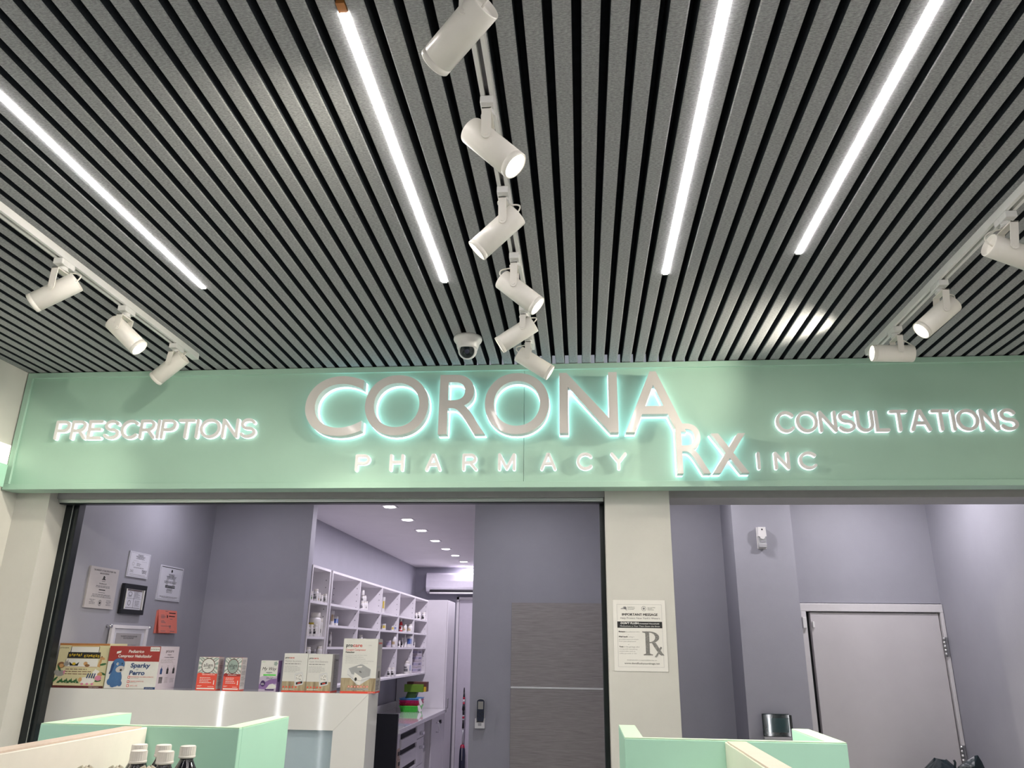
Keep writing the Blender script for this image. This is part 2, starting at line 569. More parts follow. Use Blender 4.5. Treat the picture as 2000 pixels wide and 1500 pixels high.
def big_letter(ch, x0, x1, z0, z1, parent, bold=0.002, fwd=0.0):
    """channel letter: painted face and return, glowing acrylic behind it"""
    def outline(extra):
        c = bpy.data.curves.new('t', 'FONT')
        c.body = ch
        c.size = 1
        c.resolution_u = 10
        c.offset = bold + extra
        c.extrude = 0.5
        o = bpy.data.objects.new('t', c)
        me = bpy.data.meshes.new_from_object(o)
        V = [p.co.copy() for p in me.vertices]
        P = [tuple(f.vertices) for f in me.polygons]
        bpy.data.objects.remove(o)
        bpy.data.curves.remove(c)
        bpy.data.meshes.remove(me)
        return V, P
    V0, P0 = outline(0)
    ax, bx = min(v.x for v in V0), max(v.x for v in V0)
    ay, by = min(v.y for v in V0), max(v.y for v in V0)
    kx, ky = (x1 - x0) / (bx - ax), (z1 - z0) / (by - ay)

    def emit(V, P, ya, yb):
        m = MB()
        vs = [m.bm.verts.new((x0 + (v.x - ax) * kx, ya if v.z > 0 else yb, z0 + (v.y - ay) * ky)) for v in V]
        for p in P:
            m._face([vs[i] for i in p], 0)
        bmesh.ops.remove_doubles(m.bm, verts=m.bm.verts[:], dist=1e-5)
        return m
    L = emit(V0, P0, PF - 0.088 - fwd, PF - 0.026).build('letter', SIGNW, parent)
    V1, P1 = outline(0.004)
    emit(V1, P1, PF - 0.0262, PF - 0.0005).build('halo_light', HALO, L, label='glowing cyan-white acrylic back of the letter')
    return L


def zc(p, y=PF - 0.088):
    return onY(560 + p[0] / 1.818, 690 + p[1] / 1.818, y)


sg = thing('sign_lettering', 'largest white back-lit raised lettering on the green fascia, ending in a lower Rx', 'sign', (-0.5, 4.38, 1.19))
for ch, xa, xb, ya, yb in (('C', 66, 270, 78, 288), ('O', 278, 503, 75, 285), ('R', 541, 705, 72, 285), ('O', 703, 932, 68, 280), ('N', 968, 1175, 60, 278), ('A', 1200, 1412, 55, 275)):
    ym = (ya + yb) / 2
    z0 = 1.190 if ch != 'x' else 0
    z1 = 1.563
    if ch in 'CO':
        z0, z1 = 1.186, 1.567
    big_letter(ch, zc((xa, ym)).x, zc((xb, ym)).x, z0, z1, sg)
rx = sg
big_letter('R', zc((1383, 330)).x, zc((1505, 400)).x, zc((1440, 427)).z, zc((1440, 249)).z, rx, -0.004, 0.0012)
big_letter('x', zc((1510, 350)).x, zc((1640, 380)).x, zc((1570, 425)).z, zc((1570, 284)).z, rx, -0.004)


def arc(cx, cy, rx_, ry_, a0, a1, n=14):
    return [(cx + rx_ * math.cos(math.radians(a0 + (a1 - a0) * i / n)), cy + ry_ * math.sin(math.radians(a0 + (a1 - a0) * i / n))) for i in range(n + 1)]


_bowl = [(0.0, 1), (0.38, 1)] + arc(0.38, 0.73, 0.27, 0.27, 80, -80, 10) + [(0.38, 0.46), (0, 0.46)]
STROKES = {
    'A': ([[(0, 0), (0.38, 1), (0.46, 1), (0.84, 0)], [(0.15, 0.36), (0.69, 0.36)]], 0.84),
    'C': ([arc(0.44, 0.5, 0.44, 0.5, 42, 318, 26)], 0.80),
    'E': ([[(0.62, 1), (0, 1), (0, 0), (0.64, 0)], [(0, 0.53), (0.57, 0.53)]], 0.64),
    'H': ([[(0, 0), (0, 1)], [(0.72, 0), (0.72, 1)], [(0, 0.54), (0.72, 0.54)]], 0.72),
    'I': ([[(0, 0), (0, 1)]], 0.0),
    'L': ([[(0, 1), (0, 0), (0.54, 0)]], 0.54),
    'M': ([[(0, 0), (0, 1)], [(0.02, 0.98), (0.43, 0.04)], [(0.43, 0.04), (0.84, 0.98)], [(0.86, 0), (0.86, 1)]], 0.86),
    'N': ([[(0, 0), (0, 1)], [(0.02, 0.98), (0.70, 0.02)], [(0.72, 0), (0.72, 1)]], 0.72),
    'O': ([arc(0.47, 0.5, 0.47, 0.5, 0, 360, 32)], 0.94),
    'P': ([[(0, 0), (0, 1)], _bowl], 0.65),
    'R': ([[(0, 0), (0, 1)], _bowl, [(0.36, 0.46), (0.70, 0)]], 0.70),
    'S': ([arc(0.35, 0.745, 0.31, 0.255, 20, 262, 16) + arc(0.35, 0.25, 0.35, 0.25, 78, -158, 18)], 0.70),
    'T': ([[(0, 1), (0.76, 1)], [(0.38, 1), (0.38, 0)]], 0.76),
    'U': ([[(0, 1)] + arc(0.35, 0.34, 0.35, 0.34, 180, 360, 16) + [(0.70, 1)]], 0.70),
    'Y': ([[(0, 1), (0.38, 0.44), (0.76, 1)], [(0.38, 0.44), (0.38, 0)]], 0.76),
}


def ribbon(m, pts, hw, ya, yb, mi):
    """rounded stroke of half width hw along pts (x, z), from y=ya (front) to y=yb"""
    P = [Vector((p[0], p[1])) for p in pts]
    closed = (P[0] - P[-1]).length < 1e-6
    if closed:
        P = P[:-1]
    n = len(P)
    Lf, Rt = [], []
    for i in range(n):
        if closed:
            d0 = (P[i] - P[i - 1]).normalized()
            d1 = (P[(i + 1) % n] - P[i]).normalized()
        else:
            d0 = (P[i] - P[i - 1]).normalized() if i > 0 else (P[1] - P[0]).normalized()
            d1 = (P[i + 1] - P[i]).normalized() if i < n - 1 else d0
        t = d0 + d1
        t = t.normalized() if t.length > 1e-6 else d0
        nn = Vector((-t.y, t.x))
        c = max(0.55, nn.dot(Vector((-d0.y, d0.x))))
        Lf.append(P[i] + nn * hw / c)
        Rt.append(P[i] - nn * hw / c)
    mk = lambda q, y: m.bm.verts.new((q.x, y, q.y))
    if closed:
        rows = [[mk(q, y) for q in side] for side, y in ((Lf, ya), (Rt, ya), (Lf, yb), (Rt, yb))]
        for i in range(n):
            j = (i + 1) % n
            m._face([rows[0][i], rows[0][j], rows[1][j], rows[1][i]], mi)
            m._face([rows[0][j], rows[0][i], rows[2][i], rows[2][j]], mi, True)
            m._face([rows[1][i], rows[1][j], rows[3][j], rows[3][i]], mi, True)
        return
    def cap(c, d):
        a0 = math.atan2(-d.x, d.y)
        return [c + Vector((math.cos(a0 - math.pi * k / 6), math.sin(a0 - math.pi * k / 6))) * hw for k in range(1, 6)]
    dE = (P[-1] - P[-2]).normalized()
    dS = (P[0] - P[1]).normalized()
    nE = Vector((-dE.y, dE.x))
    capE = [P[-1] + (nE * math.cos(math.pi * k / 6) + dE * math.sin(math.pi * k / 6)) * hw for k in range(1, 6)]
    nS = Vector((-dS.y, dS.x))
    capS = [P[0] + (nS * math.cos(math.pi * k / 6) + dS * math.sin(math.pi * k / 6)) * hw for k in range(1, 6)]
    fa_, fb_ = [mk(q, ya) for q in Lf], [mk(q, ya) for q in Rt]
    ce, cs = [mk(q, ya) for q in capE], [mk(q, ya) for q in capS]
    for i in range(n - 1):
        m._face([fa_[i], fa_[i + 1], fb_[i + 1], fb_[i]], mi)
    m._face([fa_[-1]] + ce + [fb_[-1]], mi)
    m._face([fb_[0]] + cs + [fa_[0]], mi)
    loop = fa_ + ce + list(reversed(fb_)) + cs
    back = [mk(Vector((q.co.x, q.co.z)), yb) for q in loop]
    k = len(loop)
    for i in range(k):
        j = (i + 1) % k
        m._face([loop[i], loop[j], back[j], back[i]], mi, True)


def small_letter(ch, x0, x1, z0, z1, sw, parent):
    st, wd = STROKES[ch]
    hh = z1 - z0
    hw = sw / 2
    kx = (x1 - x0 - sw) / wd if wd > 0 else 0
    fr_, ha = MB(), MB()
    for i, s in enumerate(st):
        pts = [(x0 + hw + p[0] * kx, z0 + hw + p[1] * (hh - sw)) for p in s]
        ribbon(fr_, pts, hw, PF - 0.030 + 0.0006 * i, PF - 0.018, 0)
        ribbon(ha, pts, hw * 1.12, PF - 0.0185 + 0.0005 * i, PF - 0.001, 0)
    L = fr_.build('letter', SIGNS, parent)
    ha.build('halo_light', HALOS, L, label='lit white acrylic edge of the letter')


def word(s, xa, xb, z0, z1, sw, parent, gap=0.22):
    """set a word between xa and xb with even gaps"""
    hh = z1 - z0
    ws = [STROKES[c][1] * 1.0 for c in s]
    tot = sum(ws) + gap * (len(s) - 1)
    k = (xb - xa - sw) / tot
    x = xa
    for c, wd in zip(s, ws):
        small_letter(c, x, x + wd * k + sw, z0, z1, sw, parent)
        x += (wd + gap) * k


ph = thing('sign_lettering', 'row of small widely spaced white letters under the large back-lit word', 'sign', (-0.5, 4.4, 0.985))
for ch, a, bb in (('P', 243, 295), ('H', 365, 415), ('A', 492, 548), ('R', 623, 677), ('M', 750, 812), ('A', 900, 957), ('C', 1029, 1087), ('Y', 1150, 1208)):
    small_letter(ch, zc((a, 382), PF - 0.03).x, zc((bb, 382), PF - 0.03).x, 0.983, 1.086, 0.0165, ph)
ic = thing('sign_lettering', 'three small white letters beside the stepped-down R and x', 'sign', (1.18, 4.4, 0.98))
for ch, a, bb in (('I', 1671, 1684), ('N', 1732, 1787), ('C', 1820, 1885)):
    small_letter(ch, zc((a, 378), PF - 0.03).x, zc((bb, 378), PF - 0.03).x, 0.979, 1.082, 0.0165, ic)
pr = thing('sign_lettering', 'white edge-lit lettering towards the left end of the green fascia', 'sign', (-2.6, 4.4, 1.197))
word('PRESCRIPTIONS', -3.295, -1.985, 1.197, 1.321, 0.0178, pr)
co = thing('sign_lettering', 'white edge-lit lettering towards the right end of the green fascia', 'sign', (1.8, 4.4, 1.197))
word('CONSULTATIONS', 1.140, 2.475, 1.196, 1.324, 0.0178, co)

# ================================================================== CEILING LIGHTS
GS = 'LED strips set in the slat ceiling'


def strip(k, ya, yb, label, end_cap=False):
    x = SLOT0 + PITCHS * k
    t = thing('led_strip', label, 'strip light', (x, (ya + yb) / 2, H + 0.02), GS)
    MB().box(x - 0.0122, x + 0.0122, ya, yb, H + 0.002, H + 0.05).build('profile', TRACKW, t)
    MB().box(x - 0.0102, x + 0.0102, ya + 0.004, yb - 0.004, H - 0.0043, H + 0.002, 0, bevel=0.0025).build('diffuser', STRIPM, t)
    for y0, y1 in ((ya - 0.03, ya + 0.004), (yb - 0.004, yb + 0.004)):
        MB().box(x - 0.0121, x + 0.0121, y0, y1, H - 0.003, H + 0.05).build('end_cap', OCHRE if y1 == ya + 0.004 else TRACKW, t)


strip(-30, -1.6, 3.265, 'bright LED strip far over on the left, beside the left track')
strip(-15, 1.61, 3.27, 'bright LED strip with both ends in sight, between the left and middle tracks')
strip(-2, -1.6, 3.25, 'bright LED strip just right of the middle track')
strip(5, -1.6, 3.09, 'bright LED strip next to the right track')
for k, nm in ((-30, 'first from the left wall'), (-15, 'second from the left wall'), (-2, 'third from the left wall'), (5, 'fourth from the left wall'), (22, 'fifth from the left wall')):  # strips from here on are added out of view to light the shop
    strip(k, -4.6, -1.9, 'added unseen LED strip over the shop front behind the viewer, %s' % nm)
strip(-40, -4.6, -1.0, 'added unseen LED strip beside the left wall behind the viewer')
strip(24, -1.4, 2.2, 'added unseen LED strip beside the right wall of the shop')

for x, ya, yb, lab in ((-2.303, -2.0, 4.13, 'white lighting track on the left of the ceiling'), (-0.268, -2.0, 4.08, 'white lighting track down the middle of the ceiling'), (1.672, -2.0, 4.27, 'white lighting track on the right of the ceiling')):
    t = thing('lighting_track', lab, 'track', (x, 2, H - 0.03), 'white lighting tracks')
    b = MB()
    b.box(x - 0.021, x - 0.0075, ya, yb, H - 0.034, H)
    b.box(x + 0.0075, x + 0.021, ya, yb, H - 0.034, H)
    b.box(x - 0.0075, x + 0.0075, ya, yb, H - 0.010, H)
    b.build('rail', TRACKW, t)
    MB().box(x - 0.0072, x + 0.0072, ya + 0.05, yb - 0.12, H - 0.0115, H - 0.0098).build('conductor', INKG, t)
    MB().box(x - 0.0215, x + 0.0215, yb - 0.11, yb + 0.005, H - 0.037, H - 0.001, 0, bevel=0.003).build('end_feed', TRACKW, t)

LAMPS = {
    'L1': ((-2.303, 2.898, 1.476), (-0.799, -0.172, -0.577), 0.42, 'white spotlight on the left track, the one nearest the viewer'),
    'L2': ((-2.309, 3.40, 1.498), (0.726, 0.160, -0.669), 0.33, 'white spotlight in the middle of the left track with its lens lit'),
    'L3': ((-2.310, 3.912, 1.498), (-0.780, 0.092, -0.619), 0.39, 'white spotlight at the far end of the left track over the green fascia'),
    'C1': ((-0.268, 1.53, 1.502), (-0.728, 0.615, -0.301), 0.34, 'largest white spotlight, cut by the top edge, its lens turned away'),
    'C2': ((-0.267, 1.98, 1.473), (0.688, -0.072, -0.722), 0.38, 'white spotlight second on the middle track, glaring lens and cable loop'),
    'C3': ((-0.266, 2.473, 1.473), (-0.730, 0.068, -0.680), 0.33, 'white spotlight third on the middle track, tipped to the left'),
    'C4': ((-0.270, 2.977, 1.467), (0.759, 0.009, -0.651), 0.34, 'white spotlight fourth on the middle track, tipped to the right'),
    'C5': ((-0.272, 3.518, 1.500), (-0.844, 0.068, -0.531), 0.31, 'white spotlight fifth on the middle track, beside the dome camera'),
    'C6': ((-0.272, 3.880, 1.483), (0.841, 0.094, -0.533), 0.29, 'white spotlight last on the middle track in front of the large letters'),
    'R1': ((1.655, 2.77, 1.465), (0.932, 0.164, -0.324), 0.38, 'white spotlight on the right track cut by the edge of the picture'),
    'R2': ((1.662, 3.356, 1.473), (-0.770, 0.044, -0.636), 0.34, 'white spotlight in the middle of the right track with its lens lit'),
    'R3': ((1.668, 3.892, 1.482), (-0.9985, 0.027, 0.045), 0.37, 'white spotlight at the far end of the right track, lying level'),
}
LL, LR = 0.205, 0.0445
for key, (pv, d, tb, lab) in LAMPS.items():
    P, D = Vector(pv), Vector(d).normalized()
    t = thing('track_spotlight', lab, 'spotlight', (P.x, P.y, P.z), 'white spotlights on the ceiling tracks')
    tx = -2.303 if key[0] == 'L' else (-0.268 if key[0] == 'C' else 1.672)
    # adapter in the track with a turning disc under it
    b = MB()
    b.box(tx - 0.022, tx + 0.022, P.y - 0.045, P.y + 0.045, H - 0.062, H - 0.0345, 0, bevel=0.003)
    b.cyl((tx, P.y, H - 0.078), (tx, P.y, H - 0.062), 0.020, seg=20)
    for q in range(4):
        b.box(tx - 0.0225, tx + 0.0225, P.y - 0.03 + q * 0.012, P.y - 0.026 + q * 0.012, H - 0.058, H - 0.044)
    b.cyl((tx, P.y, H - 0.084), (tx, P.y, H - 0.078), 0.024, seg=20)
    b.build('adapter', TRACKW, t)
    # yoke: bridge and two arms that carry the body on an axis along y
    yk = LR + 0.003
    b = MB()
    b.box(tx - 0.015, tx + 0.015, P.y - yk - 0.004, P.y + yk + 0.004, H - 0.090, H - 0.084, 0, bevel=0.001, seg=1)
    for sgn in (-1, 1):
        yy = P.y + sgn * yk
        ya, yb = (yy - 0.004, yy) if sgn < 0 else (yy, yy + 0.004)
        poly = [(-0.015, H - 0.0845), (0.015, H - 0.0845)] + [(P.x - tx + 0.0150 * math.cos(a), P.z + 0.0150 * math.sin(a)) for a in [-math.pi * k / 8 for k in range(9)]]
        b.prism(poly, (tx, ya, 0), X_, Z_, Y_, 0.004)
        b.cyl((P.x, yy - 0.007 if sgn < 0 else yy, P.z), (P.x, yy if sgn < 0 else yy + 0.007, P.z), 0.007, seg=12)
    b.build('yoke', LAMPW, t)
    # body
    B0, F0 = P - D * LL * tb, P + D * LL * (1 - tb)
    b = MB()
    prof = [(0.030, 0.016), (LR - 0.004, 0.014), (LR - 0.003, 0.0), (LR - 0.001, 0.0), (LR, 0.003), (LR, LL - 0.020), (LR - 0.0012, LL - 0.019), (LR - 0.0012, LL - 0.017), (LR, LL - 0.016), (LR, LL - 0.002), (LR - 0.002, LL), (LR - 0.005, LL), (LR - 0.007, LL - 0.012)]
    b.lathe(prof, B0, D, seg=40, closed=False)
    b.cyl(B0 + D * 0.0155, B0 + D * 0.0165, 0.031, seg=40)
    body = b.build('lamp_body', LAMPW, t)
    MB().cyl(F0 - D * 0.013, F0 - D * 0.0085, LR - 0.0062, seg=40).build('lens', LENS, body)
    # supply cable looping from the adapter into the back of the body
    side = D.cross(Z_).normalized()
    a0 = Vector((tx, P.y + 0.012, H - 0.080))
    a3 = B0 + D * 0.017
    out = -D * 0.055
    a1 = a0 + Vector((0, 0, -0.01)) + Vector((out.x, 0, 0)) * 0.9
    path = []
    for i in range(15):
        u = i / 14
        p = a0 * (1 - u) ** 3 + a1 * 3 * u * (1 - u) ** 2 + (a3 + out * 1.4 + Vector((0, 0.0, 0.02))) * 3 * u * u * (1 - u) + a3 * u ** 3
        path.append(p)
    MB().tube(path, 0.0032, 6).build('cable', LAMPW, t)
    li = bpy.data.lights.new('spot_beam', 'SPOT')
    li.energy = SPOT_W * {'L1': 0.25, 'L3': 0.2, 'C6': 0.18, 'C5': 0.5, 'C1': 0.6, 'R3': 0.5, 'R2': 0.8}.get(key, 1.0)
    li.color = (1.0, 0.915, 0.77)
    li.spot_size = math.radians(92)
    li.spot_blend = 0.85
    li.shadow_soft_size = 0.022
    lo = bpy.data.objects.new('spot_beam', li)
    COL.objects.link(lo)
    lo.parent = t
    lo.location = (W(F0 + D * 0.004) - W(P))
    lo.rotation_euler = D.to_track_quat('-Z', 'Y').to_euler()

# dome camera
dx, dy = onZ(914, 660, H).x, 3.97
t = thing('security_camera', 'white turret security camera with black lens on the slat ceiling', 'camera', (dx, dy, H))
MB().lathe([(0.080, 0), (0.081, -0.012), (0.077, -0.022), (0.066, -0.036), (0.060, -0.062), (0.056, -0.072)], (dx, dy, H), (0, 0, 1), seg=40).build('housing', PLW, t)
bc = Vector((dx, dy, H - 0.075))
vd = Vector((0.06, -0.86, -0.50)).normalized()
b = MB()
prof = [(0.054 * math.sin(math.pi * i / 18), -0.054 * math.cos(math.pi * i / 18)) for i in range(19)]
prof = [p for p in prof if p[1] < 0.034]
b.lathe(prof + [(0.043, 0.034), (0.040, 0.031)], bc, vd, seg=36)
ball = b.build('eyeball', PLW, t)
b = MB()
b.lathe([(0.0405, 0.0315), (0.0395, 0.036), (0.030, 0.041), (0.016, 0.0435), (0.0, 0.0445)], bc, vd, seg=32)
b.build('lens_window', GLASSB, ball)
MB().lathe([(0.013, 0.0425), (0.013, 0.046), (0.009, 0.047), (0.0, 0.0445)], bc, vd, seg=20).build('lens_ring', PLN, ball)

# ================================================================== LEFT WALL FIXTURE
t = thing('wall_fixture', 'lit cream and mint header of the wall shelving at the left edge', 'shelving', (-3.56, 3.0, 0.72))
MB().box(-3.58, -3.552, 0.5, 4.372, 1.035, 1.156).build('lit_panel', COVE, t)
MB().box(-3.58, -3.545, 0.5, 4.372, 0.895, 1.034).build('green_panel', MINT, t)

# vertical LED profiles on the shop walls behind the viewer (they mirror in the lacquered counter and the dark screen)
UPR = mat('led_upright_diffuser', (0.9, 0.9, 0.9), 0.5, emit=(0.95, 0.96, 1.0), estr=30, noise=0.01)
UPR2 = mat('led_upright_diffuser_bright', (0.9, 0.9, 0.9), 0.5, emit=(0.95, 0.97, 1.0), estr=90, noise=0.01)
for xw, y, lab in ((-3.575, 1.96, 'vertical LED profile on the left wall, nearest to the counter'), (-3.575, 0.43, 'vertical LED profile on the left wall, second from the counter'), (-3.575, -1.19, 'vertical LED profile on the left wall, third from the counter'), (3.495, -2.5, 'vertical LED profile on the right wall, nearer one'), (3.495, -4.1, 'vertical LED profile on the right wall, farther one')):
    sg_ = 1 if xw < 0 else -1
    t = thing('wall_led_profile', lab, 'wall light', (xw, y, -1.9), 'vertical LED profiles on the shop walls')
    x0_, x1_ = sorted((xw, xw + sg_ * 0.03))
    MB().box(x0_, x1_, y - 0.035, y + 0.035, -1.9, -0.30).build('profile', TRACKW, t)
    x0_, x1_ = sorted((xw + sg_ * 0.0302, xw + sg_ * 0.036))
    MB().box(x0_, x1_, y - (0.014 if xw < 0 else 0.022), y + (0.014 if xw < 0 else 0.022), -1.88, -0.32).build('diffuser', UPR if xw < 0 else UPR2, t)

# ================================================================== GONDOLAS
def gondola(fx0, fx1, Y, zt, side_back, spine_x0, spine_x1, spine_back, label, spine_m, spine_zt):
    t = thing('display_gondola', label, 'display unit', ((fx0 + fx1) / 2, Y, FLOOR), 'mint display gondolas')
    th = 0.022
    b = MB().box(fx0, fx1, Y, Y + th, FLOOR + 0.1, zt, 0, bevel=0.0015, seg=1)
    b.build('end_panel', MINT, t)
    MB().box(fx0 + 0.001, fx1 - 0.001, Y + 0.001, Y + th - 0.001, zt + 0.0002, zt + 0.0025).build('edge_band', MINTEDGE, t)
    for x0 in (fx0, fx1 - 0.05):
        s = MB().box(x0, x0 + 0.05, Y + th, side_back, FLOOR + 0.1, zt, 0, bevel=0.0015, seg=1).build('side_panel', MINT, t)
        MB().box(x0 + 0.0005, x0 + 0.0495, Y + th, side_back - 0.001, zt + 0.0002, zt + 0.0025).build('edge_band', MINTEDGE, s)
    for i, z in enumerate((-0.62, -1.05, -1.5, -1.95)):
        MB().box(fx0 + 0.05, fx1 - 0.05, Y + th, side_back - 0.01, z, z + 0.025).build('shelf', WHITE, t)
    # spine divider with a cap, shelves both sides, plinth
    xm = (spine_x0 + spine_x1) / 2
    MB().box(spine_x0, xm - 0.001, spine_back, Y - 0.002, FLOOR + 0.1, spine_zt, 0, bevel=0.002, seg=1).build('divider_panel', spine_m, t)
    MB().box(xm + 0.001, spine_x1, spine_back, Y - 0.002, FLOOR + 0.1, spine_zt, 0, bevel=0.002, seg=1).build('divider_panel', spine_m, t)
    MB().box(spine_x0 + 0.002, spine_x1 - 0.002, spine_back, Y - 0.03, spine_zt + 0.0003, spine_zt + 0.004).build('cap_strip', SPINETOP, t)
    for z in SHZ:
        for x0, x1 in ((fx0 + 0.01, spine_x0 - 0.001), (spine_x1 + 0.001, fx1 - 0.01)):
            MB().box(x0, x1, spine_back, Y - 0.002, z, z + 0.025).build('shelf', WHITE, t)
    MB().box(fx0, fx1, spine_back, side_back, FLOOR, FLOOR + 0.1).build('plinth', WHITE, t)
    return t


SHZ = (-0.62, -1.1, -1.6)
GY = 2.25
aL, bL = onY(79.5, 1412.8, GY), onY(468, 1421.4, GY)
cL = onZ(562, 1399.5, aL.z)
sp = onY(285, 1423, GY - 0.01)
gondola(aL.x, bL.x, GY, bL.z - 0.0025, cL.y, sp.x - 0.052, sp.x, -0.4, 'mint and cream display gondola at bottom left with bottles on it', SPINE, sp.z + 0.003)
aR, bR = onY(1220, 1441, GY), onY(1654.5, 1450.8, GY)
cR = onZ(1208, 1416, aR.z)
s0, s1 = onY(1416.5, 1449.3, GY - 0.01), onY(1456, 1449.5, GY - 0.01)
gondola(aR.x, bR.x, GY, bR.z - 0.0025, cR.y, s0.x, s1.x, -0.4, 'mint and cream display gondola at bottom right in front of the pillar', SPINEG, s0.z)

# brown bottles with white caps on the left gondola
SHT = -0.5942
GB = 'dark syrup bottles on the left gondola'


def syrup_bottle(x, y, ztop, label):
    t = thing('syrup_bottle', label, 'bottle', (x, y, SHT), GB)
    hb = ztop - SHT
    r = 0.0325
    MB().lathe([(r - 0.004, 0.0), (r, 0.005), (r, hb - 0.068), (r - 0.003, hb - 0.060), (0.0185, hb - 0.038), (0.0160, hb - 0.033), (0.0155, hb - 0.02)], (x, y, SHT), (0, 0, 1), seg=32).build('bottle_body', BOTB, t)
    b = MB()
    b.lathe([(0.0192, hb - 0.0275), (0.0200, hb - 0.0270), (0.0200, hb - 0.0225), (0.0192, hb - 0.022)], (x, y, SHT), (0, 0, 1), seg=36)
    prof_n = 48
    vs0, vs1 = [], []
    for i in range(prof_n):
        a = 2 * math.pi * i / prof_n
        rr = 0.0194 if i % 2 else 0.0189
        vs0.append(b.bm.verts.new((x + rr * math.cos(a), y + rr * math.sin(a), SHT + hb - 0.0218)))
        vs1.append(b.bm.verts.new((x + rr * math.cos(a) * 0.985, y + rr * math.sin(a) * 0.985, SHT + hb - 0.0025)))
    for i in range(prof_n):
        j = (i + 1) % prof_n
        b._face([vs0[i], vs0[j], vs1[j], vs1[i]], 0)
    b._face(list(reversed(vs0)), 0)
    b.lathe([(0.0187, hb - 0.0025), (0.0172, hb - 0.0004), (0.0, hb)], (x, y, SHT), (0, 0, 1), seg=36)
    b.build('cap', CAPW, t)
    return t


for px, py, Y, lab in ((368, 1456, 2.02, 'dark syrup bottle with white cap, alone on the right'),
                       (320.5, 1454, 2.06, 'dark syrup bottle in the back row, the middle cap'),
                       (273.5, 1453, 2.06, 'dark syrup bottle at the back beside the cream divider'),
                       (324.5, 1466.5, 1.92, 'dark syrup bottle in the front row, right one of the pair'),
                       (272.5, 1465, 1.92, 'dark syrup bottle in the front row, left one of the pair')):
    p = onY(px, py, Y)
    syrup_bottle(p.x, p.y, p.z, lab)

# beige pouches just below the bottle shoulders
for px, Y, lab in ((168, 1.66, 'beige foil pouch, first from the left beside the dark bottles'), (228, 1.68, 'beige foil pouch, second from the left before the dark bottles'), (290, 1.70, 'beige foil pouch, third from the left before the dark bottles')):
    p = onY(px, 1494, Y)
    b = MB()
    n, m_ = 28, 14
    rows = []
    hp = p.z - SHT
    for j in range(m_ + 1):
        v = 1 - (1 - j / m_) ** 2.6
        k = max(0.06, (1 - max(0.0, (v - 0.90) / 0.10) ** 2.4)) ** 0.5
        ring = []
        for i in range(n):
            a_ = 2 * math.pi * i / n
            wv = 1 + 0.05 * math.sin(4 * a_ + 7 * v) + 0.03 * math.sin(9 * a_ - 11 * v)
            ring.append(b.bm.verts.new((p.x + 0.0275 * k * wv * math.cos(a_), Y + 0.034 * k * wv * math.sin(a_), SHT + 0.001 + (hp - 0.001) * (v - 0.012 * v * (1 + math.sin(3 * a_ + 1))))))
        rows.append(ring)
    for A, B in zip(rows, rows[1:]):
        for i in range(n):
            b._face([A[i], A[(i + 1) % n], B[(i + 1) % n], B[i]], 0, True)
    b._face(list(reversed(rows[0])), 0)
    b._face(rows[-1], 0)
    o = b.build('foil_pouch', POUCH)
    tag(o, lab, 'pouch', 'beige foil pouches')

# ================================================================== RECEPTION COUNTER
CT = -0.277
ct = thing('reception_counter', 'tall glossy white reception counter with a frosted blue niche', 'counter', (-2.3, 5.0, FLOOR))
cx0, cx1, cy0, cy1 = -3.395, -1.296, 4.90, 5.135
nx1, nz = -1.500, -0.485
MB().prism([(cx0, CT), (cx1, CT), (nx1, nz), (cx0, nz)], (0, cy0, 0), X_, Z_, Y_, cy1 - cy0).build('top_fascia', LACQ, ct)
MB().prism([(cx1, CT - 0.001), (cx1, FLOOR), (nx1, FLOOR), (nx1, nz - 0.001)], (0, cy0, 0), X_, Z_, Y_, cy1 - cy0).build('end_fascia', LACQ, ct)
MB().box(cx0, nx1 - 0.001, cy0 + 0.035, cy0 + 0.055, FLOOR + 0.15, nz - 0.001).build('niche_panel', NICHE, ct)
MB().box(cx0, nx1 - 0.001, cy0 + 0.06, cy1, FLOOR, nz - 0.001).build('carcass', WHITE, ct)


